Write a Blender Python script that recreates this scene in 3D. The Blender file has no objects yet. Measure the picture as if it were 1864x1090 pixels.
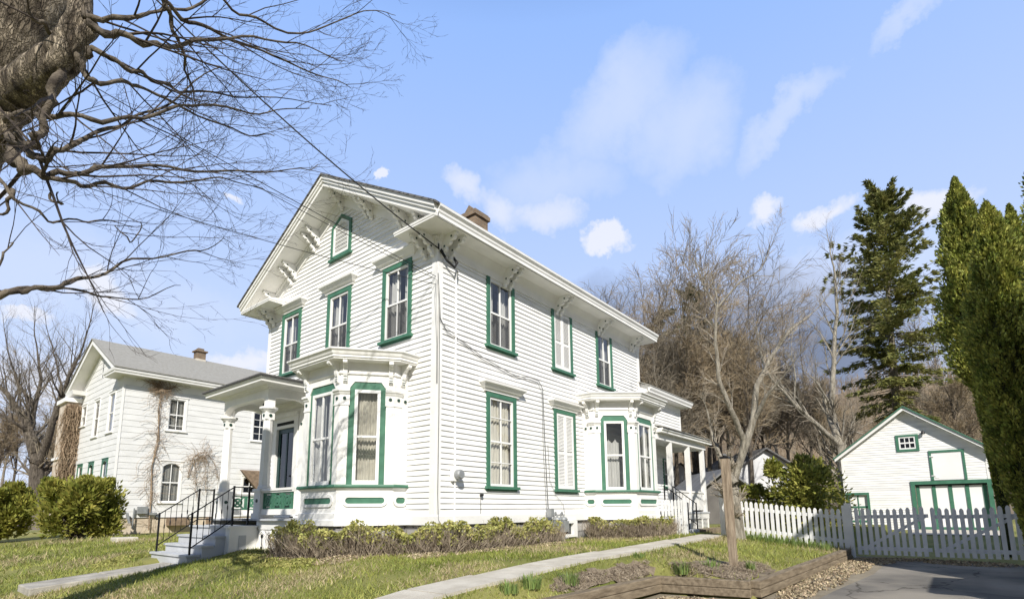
import bpy, bmesh, math, random
import numpy as np
from mathutils import Matrix, Vector
R = math.radians
rnd = random.Random(7)
SC = bpy.context.scene
COL = SC.collection

# ------------------------------------------------------------------ camera
CAM = np.array([-7.107, -7.626, 0.062]); FPX = 962.773
def cam_axes(yaw, pitch, roll):
    y, p, r = R(yaw), R(pitch), R(roll)
    f = np.array([math.cos(p)*math.cos(y), math.cos(p)*math.sin(y), math.sin(p)])
    rt = np.array([math.sin(y), -math.cos(y), 0.]); up = np.cross(rt, f)
    return rt*math.cos(r)+up*math.sin(r), -rt*math.sin(r)+up*math.cos(r), f
RT, UP, FW = cam_axes(38.685, 8.724, -0.508)
cd = bpy.data.cameras.new('camera'); cam = bpy.data.objects.new('camera', cd); COL.objects.link(cam)
cam.matrix_world = Matrix(((RT[0], UP[0], -FW[0], CAM[0]), (RT[1], UP[1], -FW[1], CAM[1]), (RT[2], UP[2], -FW[2], CAM[2]), (0, 0, 0, 1)))
cd.sensor_fit = 'HORIZONTAL'; cd.sensor_width = 36; cd.lens = FPX/1864*36
cd.shift_x = 0.0; cd.shift_y = (781.337-545)/1864; cd.clip_start = 0.05; cd.clip_end = 3000
SC.camera = cam
def WP(u, v, w):
    "world point seen near photograph position u, v at w metres in front of the camera"
    return CAM + w*(FW + RT*(u-931.89)/FPX - UP*(v-781.337)/FPX)
def WD(u, v):
    d = FW + RT*(u-931.89)/FPX - UP*(v-781.337)/FPX
    return d/np.linalg.norm(d)

# ------------------------------------------------------------------ light
SC.view_settings.view_transform = 'Standard'; SC.view_settings.look = 'None'
SC.view_settings.exposure = 0.23; SC.view_settings.gamma = 1.0
SUN_EL = 35.5; sdir = Vector((-1.0, -1.02, 1.42*math.tan(R(SUN_EL)))).normalized()   # towards the sun
sl = bpy.data.lights.new('sun', 'SUN'); sl.energy = 5.0; sl.angle = R(0.53); sl.color = (1.0, 0.96, 0.89)
so = bpy.data.objects.new('sun', sl); COL.objects.link(so)
so.rotation_euler = sdir.to_track_quat('Z', 'Y').to_euler(); so.location = (-20, -20, 30)

W = bpy.data.worlds.new('World'); SC.world = W; W.use_nodes = True
nt = W.node_tree; N = nt.nodes; Lk = nt.links; N.clear()
def wn(t, **k):
    n = N.new(t)
    for a, b in k.items(): setattr(n, a, b)
    return n
def wm(op, a, b=None, c=None, clamp=False):
    n = wn('ShaderNodeMath', operation=op); n.use_clamp = clamp
    for i, s in enumerate((a, b, c)):
        if s is None: continue
        if isinstance(s, (int, float)): n.inputs[i].default_value = s
        else: Lk.new(s, n.inputs[i])
    return n.outputs[0]
out = wn('ShaderNodeOutputWorld'); bg = wn('ShaderNodeBackground')
sky = wn('ShaderNodeTexSky', sky_type='NISHITA'); sky.sun_disc = False
sky.sun_elevation = R(SUN_EL); sky.sun_rotation = R(225); sky.air_density = 1.0; sky.dust_density = 0.6; sky.ozone_density = 2.2
tc = wn('ShaderNodeTexCoord')
nz = wn('ShaderNodeTexNoise'); nz.inputs['Scale'].default_value = 5.5; nz.inputs['Detail'].default_value = 9; nz.inputs['Roughness'].default_value = 0.6
Lk.new(tc.outputs['Generated'], nz.inputs['Vector'])
nz2 = wn('ShaderNodeTexNoise'); nz2.inputs['Scale'].default_value = 17; nz2.inputs['Detail'].default_value = 8; nz2.inputs['Roughness'].default_value = 0.65
Lk.new(tc.outputs['Generated'], nz2.inputs['Vector'])
dsub = wn('ShaderNodeVectorMath', operation='SUBTRACT'); Lk.new(nz.outputs['Color'], dsub.inputs[0]); dsub.inputs[1].default_value = (.5, .5, .5)
dsc = wn('ShaderNodeVectorMath', operation='SCALE'); Lk.new(dsub.outputs[0], dsc.inputs[0]); dsc.inputs['Scale'].default_value = 0.16
dsub2 = wn('ShaderNodeVectorMath', operation='SUBTRACT'); Lk.new(nz2.outputs['Color'], dsub2.inputs[0]); dsub2.inputs[1].default_value = (.5, .5, .5)
dsc2 = wn('ShaderNodeVectorMath', operation='SCALE'); Lk.new(dsub2.outputs[0], dsc2.inputs[0]); dsc2.inputs['Scale'].default_value = 0.07
dadd0 = wn('ShaderNodeVectorMath', operation='ADD'); Lk.new(dsc.outputs[0], dadd0.inputs[0]); Lk.new(dsc2.outputs[0], dadd0.inputs[1])
dadd = wn('ShaderNodeVectorMath', operation='ADD'); Lk.new(tc.outputs['Generated'], dadd.inputs[0]); Lk.new(dadd0.outputs[0], dadd.inputs[1])
def blob(u, v, au, av, rot=0., soft=1.):
    "one cloud: a soft ellipse of directions centred where the photo shows it (sizes in photo pixels)"
    c = WD(u, v)
    r0 = np.cross(c, (0, 0, 1.)); r0 = -r0/np.linalg.norm(r0); r0 = -r0
    u0 = np.cross(r0, c)
    a = R(rot); e1 = r0*math.cos(a)+u0*math.sin(a); e2 = -r0*math.sin(a)+u0*math.cos(a)
    sc = (FW@c)/FPX
    outs = []
    for e, s in ((e1, au*sc), (e2, av*sc)):
        d = wn('ShaderNodeVectorMath', operation='DOT_PRODUCT'); Lk.new(dadd.outputs[0], d.inputs[0]); d.inputs[1].default_value = tuple(e/s)
        outs.append(wm('POWER', wm('ABSOLUTE', d.outputs['Value']), 2.0))
    front = wn('ShaderNodeVectorMath', operation='DOT_PRODUCT'); Lk.new(tc.outputs['Generated'], front.inputs[0]); front.inputs[1].default_value = tuple(c)
    q = wm('SUBTRACT', 1.0, wm('ADD', outs[0], outs[1]))
    q = wm('MULTIPLY', q, 1.0/soft, clamp=True)
    return wm('MULTIPLY', q, wm('GREATER_THAN', front.outputs['Value'], 0.2))
def total(bl, mx=1.0):
    s = None
    for b in bl: s = b if s is None else wm('MAXIMUM', s, b)
    return s
puffs = [blob(845, 352, 55, 30, -20, 1.3), blob(930, 385, 65, 34, -25, 1.3), blob(1010, 395, 60, 36, -10, 1.3), blob(1095, 440, 42, 30, 0, .6), blob(1390, 378, 40, 28, -25, .9),
         blob(1500, 395, 55, 30, 15, .8), blob(1690, 385, 80, 46, -10, .8), blob(686, 322, 13, 11, 0, .6), blob(438, 376, 20, 11, 0, .8), blob(160, 545, 60, 34, 0, .8), blob(20, 572, 50, 18, 0, .7),
         blob(430, 668, 120, 26, 0, .9), blob(60, 690, 130, 60, 0, 1.2), blob(15, 372, 30, 24, 0, .7)]
wisps = [blob(1135, 200, 150, 75, 35, 1.6), blob(1230, 235, 120, 90, 10, 1.7), blob(1425, 222, 105, 34, 28, 1.7), blob(1665, 25, 95, 28, 30, 1.8), blob(1010, 330, 130, 60, 0, 2.2), blob(1500, 520, 240, 70, 0, 1.6), blob(150, 520, 330, 80, 0, 2.6)]
darks = [blob(1500, 650, 200, 175, 0, 1.1), blob(1350, 610, 200, 130, 0, 1.3), blob(1150, 620, 200, 130, 0, 1.4)]
sat = wn('ShaderNodeHueSaturation'); sat.inputs['Saturation'].default_value = 0.92; sat.inputs['Value'].default_value = 1.0
Lk.new(sky.outputs[0], sat.inputs['Color'])
tint = wn('ShaderNodeMix', data_type='RGBA', blend_type='MULTIPLY'); tint.inputs[0].default_value = 1.0
Lk.new(sat.outputs[0], tint.inputs[6]); tint.inputs[7].default_value = (1.0, 1.0, 1.0, 1)
def cmix(a, fac, col):
    m = wn('ShaderNodeMix', data_type='RGBA'); Lk.new(a, m.inputs[6]); m.inputs[7].default_value = col+(1,)
    Lk.new(fac, m.inputs[0]); return m.outputs[2]
CL = 1.0
sepd = wn('ShaderNodeSeparateXYZ'); Lk.new(tc.outputs['Generated'], sepd.inputs[0])
veil = wm('MULTIPLY', wm('SUBTRACT', 1.0, wm('MULTIPLY', sepd.outputs['Z'], 1.35), clamp=True), 0.95)
SKYV = 9.0
col = tint.outputs[2]
top = wn('ShaderNodeMix', data_type='RGBA'); top.inputs[0].default_value = 0.96; Lk.new(col, top.inputs[6]); top.inputs[7].default_value = (SKYV*.355, SKYV*.585, SKYV*1.13, 1)
col = top.outputs[2]
col = cmix(col, veil, (SKYV*.86, SKYV*.95, SKYV*1.13))
col = cmix(col, wm('MULTIPLY', total(wisps), .85), (SKYV*.86, SKYV*.93, SKYV*1.14))
col = cmix(col, wm('MULTIPLY', total(darks), .93), (SKYV*.17, SKYV*.21, SKYV*.32))
col = cmix(col, wm('MULTIPLY', total(puffs), .85), (SKYV*.98, SKYV*1.0, SKYV*1.10))
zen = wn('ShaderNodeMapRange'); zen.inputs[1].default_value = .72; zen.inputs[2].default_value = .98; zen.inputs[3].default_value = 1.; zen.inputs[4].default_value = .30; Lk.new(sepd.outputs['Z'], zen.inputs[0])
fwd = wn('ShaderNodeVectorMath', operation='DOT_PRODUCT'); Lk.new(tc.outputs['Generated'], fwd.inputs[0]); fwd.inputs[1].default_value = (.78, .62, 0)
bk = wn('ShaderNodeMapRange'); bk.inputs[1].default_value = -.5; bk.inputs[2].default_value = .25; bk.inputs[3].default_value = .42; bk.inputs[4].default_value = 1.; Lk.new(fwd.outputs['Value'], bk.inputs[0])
fin = wn('ShaderNodeVectorMath', operation='SCALE'); Lk.new(col, fin.inputs[0]); Lk.new(wm('MULTIPLY', zen.outputs[0], bk.outputs[0]), fin.inputs['Scale']); col = fin.outputs[0]  # sky dimmed overhead and behind the camera, added to weaken ambient fill
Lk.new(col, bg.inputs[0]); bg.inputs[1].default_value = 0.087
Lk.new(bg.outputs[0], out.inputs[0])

# ------------------------------------------------------------------ materials
def mat(name, c, rough=.6, var=.12, scale=6., bump=0., bscale=None, c2=None, metal=0., spec=.3, stretch=(1, 1, 1), island=0., detail=5, thr=None, trans=False):
    m = bpy.data.materials.new(name); m.use_nodes = True; t = m.node_tree; n = t.nodes; l = t.links
    b = n['Principled BSDF']; b.inputs['Roughness'].default_value = rough; b.inputs['Metallic'].default_value = metal
    b.inputs['Specular IOR Level'].default_value = spec
    co = n.new('ShaderNodeTexCoord'); mp = n.new('ShaderNodeMapping'); mp.inputs['Scale'].default_value = stretch
    l.new(co.outputs['Object'], mp.inputs['Vector'])
    nz = n.new('ShaderNodeTexNoise'); nz.inputs['Scale'].default_value = scale; nz.inputs['Detail'].default_value = detail; l.new(mp.outputs[0], nz.inputs['Vector'])
    cr = n.new('ShaderNodeValToRGB')
    a = tuple(max(0, x*(1-var)) for x in c); bb = tuple(min(1, x*(1+var)) for x in c) if c2 is None else c2
    if c2 is not None: a = c
    lo, hi = thr or (.32, .68)
    cr.color_ramp.elements[0].position = lo; cr.color_ramp.elements[1].position = hi
    cr.color_ramp.elements[0].color = a+(1,); cr.color_ramp.elements[1].color = bb+(1,)
    l.new(nz.outputs[0], cr.inputs[0]); colo = cr.outputs[0]
    if island:
        g = n.new('ShaderNodeNewGeometry'); hs = n.new('ShaderNodeHueSaturation')
        mr = n.new('ShaderNodeMapRange'); mr.inputs[3].default_value = 1-island; mr.inputs[4].default_value = 1+island
        l.new(g.outputs['Random Per Island'], mr.inputs[0]); l.new(mr.outputs[0], hs.inputs['Value'])
        mr2 = n.new('ShaderNodeMapRange'); mr2.inputs[3].default_value = .48; mr2.inputs[4].default_value = .52
        wn_ = n.new('ShaderNodeMath'); wn_.operation = 'FRACT'; w2 = n.new('ShaderNodeMath'); w2.operation = 'MULTIPLY'; w2.inputs[1].default_value = 17.3
        l.new(g.outputs['Random Per Island'], w2.inputs[0]); l.new(w2.outputs[0], wn_.inputs[0]); l.new(wn_.outputs[0], mr2.inputs[0]); l.new(mr2.outputs[0], hs.inputs['Hue'])
        l.new(colo, hs.inputs['Color']); colo = hs.outputs[0]
    l.new(colo, b.inputs['Base Color'])
    if bump:
        nb = n.new('ShaderNodeTexNoise'); nb.inputs['Scale'].default_value = bscale or scale*4; nb.inputs['Detail'].default_value = 6; l.new(mp.outputs[0], nb.inputs['Vector'])
        bp = n.new('ShaderNodeBump'); bp.inputs['Strength'].default_value = bump; bp.inputs['Distance'].default_value = .02; l.new(nb.outputs[0], bp.inputs['Height']); l.new(bp.outputs[0], b.inputs['Normal'])
    if trans:
        tr = n.new('ShaderNodeBsdfTranslucent'); l.new(colo, tr.inputs[0]); mx = n.new('ShaderNodeMixShader'); mx.inputs[0].default_value = .3
        l.new(b.outputs[0], mx.inputs[1]); l.new(tr.outputs[0], mx.inputs[2]); l.new(mx.outputs[0], n['Material Output'].inputs[0])
    return m
def brickmat(name, c1, c2, mortar, bw, bh, scale=1., offset=.5, rot=(0, 0, 0), msize=.012, bump=.4, rough=.85, tile=True):
    m = mat(name, c1, rough); t = m.node_tree; n = t.nodes; l = t.links; b = n['Principled BSDF']
    co = n['Texture Coordinate']; geo = n.new('ShaderNodeNewGeometry')
    # pick the horizontal axis by the face: u runs along the wall, v up
    sp = n.new('ShaderNodeSeparateXYZ'); l.new(co.outputs['Object'], sp.inputs[0]); sn = n.new('ShaderNodeSeparateXYZ'); l.new(geo.outputs['Normal'], sn.inputs[0])
    ab = n.new('ShaderNodeMath'); ab.operation = 'ABSOLUTE'; l.new(sn.outputs[0], ab.inputs[0]); gt = n.new('ShaderNodeMath'); gt.operation = 'GREATER_THAN'; l.new(ab.outputs[0], gt.inputs[0]); gt.inputs[1].default_value = .6
    mx = n.new('ShaderNodeMix'); l.new(gt.outputs[0], mx.inputs[0]); l.new(sp.outputs[0], mx.inputs[2]); l.new(sp.outputs[1], mx.inputs[3])
    cb = n.new('ShaderNodeCombineXYZ'); l.new(mx.outputs[0], cb.inputs[0]); l.new(sp.outputs[2], cb.inputs[1])
    nzz = n.new('ShaderNodeTexNoise'); nzz.inputs['Scale'].default_value = 3; l.new(co.outputs['Object'], nzz.inputs['Vector'])
    br = n.new('ShaderNodeTexBrick'); br.inputs['Scale'].default_value = scale; br.inputs['Brick Width'].default_value = bw; br.inputs['Row Height'].default_value = bh
    br.inputs['Mortar Size'].default_value = msize; br.offset = offset; br.inputs['Color1'].default_value = c1+(1,); br.inputs['Color2'].default_value = c2+(1,); br.inputs['Mortar'].default_value = mortar+(1,)
    l.new(cb.outputs[0], br.inputs['Vector'])
    mm = n.new('ShaderNodeMix'); mm.data_type = 'RGBA'; mm.blend_type = 'MULTIPLY'; mm.inputs[0].default_value = .5
    l.new(br.outputs[0], mm.inputs[6]); l.new(nzz.outputs[0], mm.inputs[7]); hs = n.new('ShaderNodeHueSaturation'); hs.inputs['Saturation'].default_value = .95; hs.inputs['Value'].default_value = 1.35; l.new(mm.outputs[2], hs.inputs['Color'])
    l.new(hs.outputs[0], b.inputs['Base Color'])
    bp = n.new('ShaderNodeBump'); bp.inputs['Strength'].default_value = bump; bp.inputs['Distance'].default_value = .01; bp.invert = True; l.new(br.outputs['Fac'], bp.inputs['Height']); l.new(bp.outputs[0], b.inputs['Normal'])
    return m
def glassmat(name, tint=(.93, .94, .94), base=.09, rough=.03):
    m = bpy.data.materials.new(name); m.use_nodes = True; t = m.node_tree; n = t.nodes; l = t.links; n.remove(n['Principled BSDF'])
    tr = n.new('ShaderNodeBsdfTransparent'); tr.inputs[0].default_value = tint+(1,); gl = n.new('ShaderNodeBsdfGlossy'); gl.inputs['Roughness'].default_value = rough
    co = n.new('ShaderNodeTexCoord'); nzz = n.new('ShaderNodeTexNoise'); nzz.inputs['Scale'].default_value = 2.2; l.new(co.outputs['Object'], nzz.inputs['Vector'])
    bp = n.new('ShaderNodeBump'); bp.inputs['Strength'].default_value = .25; bp.inputs['Distance'].default_value = .02; l.new(nzz.outputs[0], bp.inputs['Height']); l.new(bp.outputs[0], gl.inputs['Normal'])
    lw = n.new('ShaderNodeLayerWeight'); lw.inputs[0].default_value = .5; pw = n.new('ShaderNodeMath'); pw.operation = 'POWER'; pw.inputs[1].default_value = 4; l.new(lw.outputs['Facing'], pw.inputs[0])
    ad = n.new('ShaderNodeMath'); ad.operation = 'ADD'; ad.inputs[1].default_value = base; l.new(pw.outputs[0], ad.inputs[0])
    mx = n.new('ShaderNodeMixShader'); l.new(ad.outputs[0], mx.inputs[0]); l.new(tr.outputs[0], mx.inputs[1]); l.new(gl.outputs[0], mx.inputs[2]); l.new(mx.outputs[0], n['Material Output'].inputs[0])
    return m
def sheer(name, c, opacity):
    m = mat(name, c, .9, .12, 30, trans=True, stretch=(1, 1, .15)); t = m.node_tree; n = t.nodes; l = t.links
    src = n['Material Output'].inputs[0].links[0].from_socket; tr = n.new('ShaderNodeBsdfTransparent'); mx = n.new('ShaderNodeMixShader'); mx.inputs[0].default_value = opacity
    l.new(tr.outputs[0], mx.inputs[1]); l.new(src, mx.inputs[2]); l.new(mx.outputs[0], n['Material Output'].inputs[0]); return m
M = dict(
    white=mat('white_paint', (.80, .79, .765), .55, .05, 1.3, .12, 40, spec=.25),
    trim=mat('white_trim_paint', (.80, .785, .75), .5, .06, 2.2, .10, 50),
    siding=mat('white_clapboard_paint', (.80, .79, .765), .6, .09, 1.6, .25, 30, stretch=(1, 1, 4), island=.07),
    green=mat('green_trim_paint', (.058, .165, .105), .5, .14, 5, .08, 60),
    shingle=brickmat('dark_roof_shingle', (.12, .115, .11), (.17, .165, .16), (.04, .04, .04), .3, .13),
    gshingle=mat('pale_roof_shingle', (.25, .24, .21), .95, .2, 9, .6, 60, c2=(.37, .355, .32), stretch=(1, 3, 3)),
    brick=brickmat('chimney_brick', (.17, .105, .06), (.27, .18, .105), (.19, .165, .13), .21, .075, msize=.012),
    stone=mat('foundation_stone', (.30, .29, .27), .9, .3, 3.2, .8, 7, c2=(.46, .44, .40)),
    foundation=mat('tan_foundation', (.50, .42, .31), .9, .25, 2.5, .8, 9, c2=(.62, .53, .41)),
    glass=glassmat('window_glass'), dglass=glassmat('door_glass', (.30, .36, .38), .08),
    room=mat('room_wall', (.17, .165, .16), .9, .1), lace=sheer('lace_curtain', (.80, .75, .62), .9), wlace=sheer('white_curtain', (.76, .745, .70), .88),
    screen=sheer('insect_screen', (.12, .12, .12), .5), blind=mat('white_blind', (.68, .67, .64), .8, .08, 60, stretch=(.1, .1, 6)),
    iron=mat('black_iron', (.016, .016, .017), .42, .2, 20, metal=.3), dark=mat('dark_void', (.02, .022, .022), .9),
    disc=mat('dark_green_rosette', (.02, .055, .04), .5), teal=mat('dark_teal_door', (.012, .045, .042), .35, .15),
    deck=mat('grey_step_paint', (.50, .51, .525), .5, .08, 3, .1, 30), concrete=mat('concrete', (.50, .455, .38), .9, .12, 4, .4, 35, c2=(.60, .55, .465)),
    asphalt=mat('asphalt', (.145, .135, .12), .92, .2, .8, .6, 120, c2=(.30, .27, .225), thr=(.38, .66)), soil=mat('bare_soil', (.13, .10, .068), .95, .3, 7, .9, 30, c2=(.27, .22, .155)),
    timber=mat('weathered_timber', (.15, .115, .075), .85, .3, 3, .7, 26, c2=(.30, .24, .165), stretch=(1, 6, 6)),
    post=mat('weathered_post_wood', (.20, .15, .10), .85, .3, 5, .8, 30, c2=(.44, .35, .25), stretch=(5, 5, .7)),
    bark=mat('grey_bark', (.15, .125, .10), .9, .3, 4, 1., 22, c2=(.34, .30, .25), stretch=(2, 2, .5)),
    bark_tan=mat('tan_bark', (.25, .205, .15), .9, .25, 5, .9, 22, c2=(.42, .36, .28), stretch=(2, 2, .6)),
    twig=mat('dark_twig', (.055, .042, .033), .8, .3, 8, .2), twig_tan=mat('tan_twig', (.185, .135, .08), .85, .3, 3, 0, c2=(.34, .275, .18)),
    twig_gray=mat('grey_twig', (.135, .112, .08), .85, .3, 3, 0, c2=(.27, .23, .17)),
    needle=mat('spruce_needle', (.12, .14, .035), .7, .3, .8, 0, c2=(.28, .27, .085), island=.4, trans=True),
    arbor=mat('arborvitae_foliage', (.11, .145, .022), .6, .3, 3.2, 0, c2=(.40, .40, .085), island=.55, trans=True),
    juniper=mat('juniper_foliage', (.16, .18, .026), .65, .3, 1.6, 0, c2=(.38, .36, .08), island=.4, trans=True),
    hedge=mat('hedge_leaf', (.24, .25, .06), .6, .3, 4, 0, c2=(.50, .47, .17), island=.45, trans=True), hedget=mat('hedge_twig', (.14, .105, .075), .85, .3, 9, 0, c2=(.42, .35, .26)),
    grass=mat('grass_blade', (.185, .225, .04), .6, .3, .9, 0, c2=(.40, .41, .115), island=.35, trans=True), straw=mat('dead_grass_blade', (.36, .30, .17), .8, .2, 3, island=.3),
    daff=mat('daffodil_leaf', (.20, .27, .08), .5, .2, 5, island=.3, trans=True), dfl=mat('dead_leaf', (.36, .29, .19), .85, .3, 6, island=.45),
    cable=mat('black_cable', (.02, .02, .02), .6), gcable=mat('grey_cable', (.17, .17, .165), .6), meter=mat('grey_meter_metal', (.33, .34, .34), .4, .12, 10, metal=.4),
    vine=mat('dry_vine', (.24, .17, .11), .9, .3, 5, c2=(.38, .29, .2)), tanwood=mat('brown_awning', (.22, .16, .11), .85, .3, 8, .3))
def deepbark(name, a, b, sc=1.):
    m = mat(name, a, .95, .3, 4.5*sc, 0, c2=b, stretch=(2.4, 2.4, .45), thr=(.36, .60), detail=9); t = m.node_tree; n = t.nodes; l = t.links; mp = n['Mapping']
    vo = n.new('ShaderNodeTexVoronoi'); vo.feature = 'DISTANCE_TO_EDGE'; vo.inputs['Scale'].default_value = 9*sc; nz = n.new('ShaderNodeTexNoise'); nz.inputs['Scale'].default_value = 7*sc; nz.inputs['Detail'].default_value = 8
    l.new(mp.outputs[0], nz.inputs['Vector']); ad = n.new('ShaderNodeVectorMath'); ad.operation = 'MULTIPLY_ADD'; l.new(nz.outputs['Color'], ad.inputs[0]); ad.inputs[1].default_value = (.5, .5, .5); l.new(mp.outputs[0], ad.inputs[2]); l.new(ad.outputs[0], vo.inputs['Vector'])
    sm = n.new('ShaderNodeMath'); sm.operation = 'MULTIPLY_ADD'; l.new(nz.outputs[0], sm.inputs[0]); sm.inputs[1].default_value = .7; cl = n.new('ShaderNodeMath'); cl.operation = 'MINIMUM'; cl.inputs[1].default_value = .25; l.new(vo.outputs['Distance'], cl.inputs[0]); ml = n.new('ShaderNodeMath'); ml.operation = 'MULTIPLY'; ml.inputs[1].default_value = 2.2; l.new(cl.outputs[0], ml.inputs[0]); l.new(ml.outputs[0], sm.inputs[2])
    bp = n.new('ShaderNodeBump'); bp.inputs['Strength'].default_value = 1.; bp.inputs['Distance'].default_value = .05/sc; l.new(sm.outputs[0], bp.inputs['Height']); l.new(bp.outputs[0], n['Principled BSDF'].inputs['Normal'])
    mx = n.new('ShaderNodeMix'); mx.data_type = 'RGBA'; mx.blend_type = 'MULTIPLY'; mx.inputs[0].default_value = .8; cr = n.new('ShaderNodeValToRGB'); cr.color_ramp.elements[0].color = (.35, .32, .28, 1); cr.color_ramp.elements[1].position = .12; l.new(vo.outputs['Distance'], cr.inputs[0])
    src = n['Principled BSDF'].inputs['Base Color'].links[0].from_socket; l.new(src, mx.inputs[6]); l.new(cr.outputs[0], mx.inputs[7]); l.new(mx.outputs[2], n['Principled BSDF'].inputs['Base Color']); return m
M['bark_tan'] = deepbark('tan_bark_deep', (.17, .145, .11), (.44, .39, .31), 1.6); M['pale_bark'] = deepbark('pale_bark_deep', (.34, .30, .235), (.66, .60, .49), 1.6); M['pale_bark'].node_tree.nodes['Mix'].inputs[0].default_value = .45; M['bark'] = deepbark('grey_bark_deep', (.09, .075, .06), (.27, .23, .185), 1.4)
M['fence_twig'] = mat('pale_twig', (.24, .20, .15), .85, .3, 3, 0, c2=(.42, .36, .28)); M['walk'] = mat('dirty_shaded_walk_concrete', (.27, .25, .215), .95, .2, 3, .5, 30, c2=(.45, .42, .36), detail=9); M['gcurtain'] = sheer('grey_curtain', (.40, .39, .35), .9)  # walk: concrete colour darkened for dirt and for the shade lying on it
_a = M['asphalt'].node_tree; _n = _a.nodes; _l = _a.links; _v = _n.new('ShaderNodeTexVoronoi'); _v.feature = 'DISTANCE_TO_EDGE'; _v.inputs['Scale'].default_value = .45; _z = _n.new('ShaderNodeTexNoise'); _z.inputs['Scale'].default_value = 1.6; _z.inputs['Detail'].default_value = 7
_l.new(_n['Mapping'].outputs[0], _z.inputs['Vector']); _m = _n.new('ShaderNodeVectorMath'); _m.operation = 'MULTIPLY_ADD'; _m.inputs[1].default_value = (.9, .9, .9); _l.new(_z.outputs['Color'], _m.inputs[0]); _l.new(_n['Mapping'].outputs[0], _m.inputs[2]); _l.new(_m.outputs[0], _v.inputs['Vector'])
_c = _n.new('ShaderNodeValToRGB'); _c.color_ramp.elements[0].color = (.28, .27, .25, 1); _c.color_ramp.elements[1].position = .012; _c.color_ramp.elements[1].color = (1, 1, 1, 1); _l.new(_v.outputs['Distance'], _c.inputs[0])
_x = _n.new('ShaderNodeMix'); _x.data_type = 'RGBA'; _x.blend_type = 'MULTIPLY'; _x.inputs[0].default_value = .9; _s = _n['Principled BSDF'].inputs['Base Color'].links[0].from_socket; _l.new(_s, _x.inputs[6]); _l.new(_c.outputs[0], _x.inputs[7]); _l.new(_x.outputs[2], _n['Principled BSDF'].inputs['Base Color'])
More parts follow.
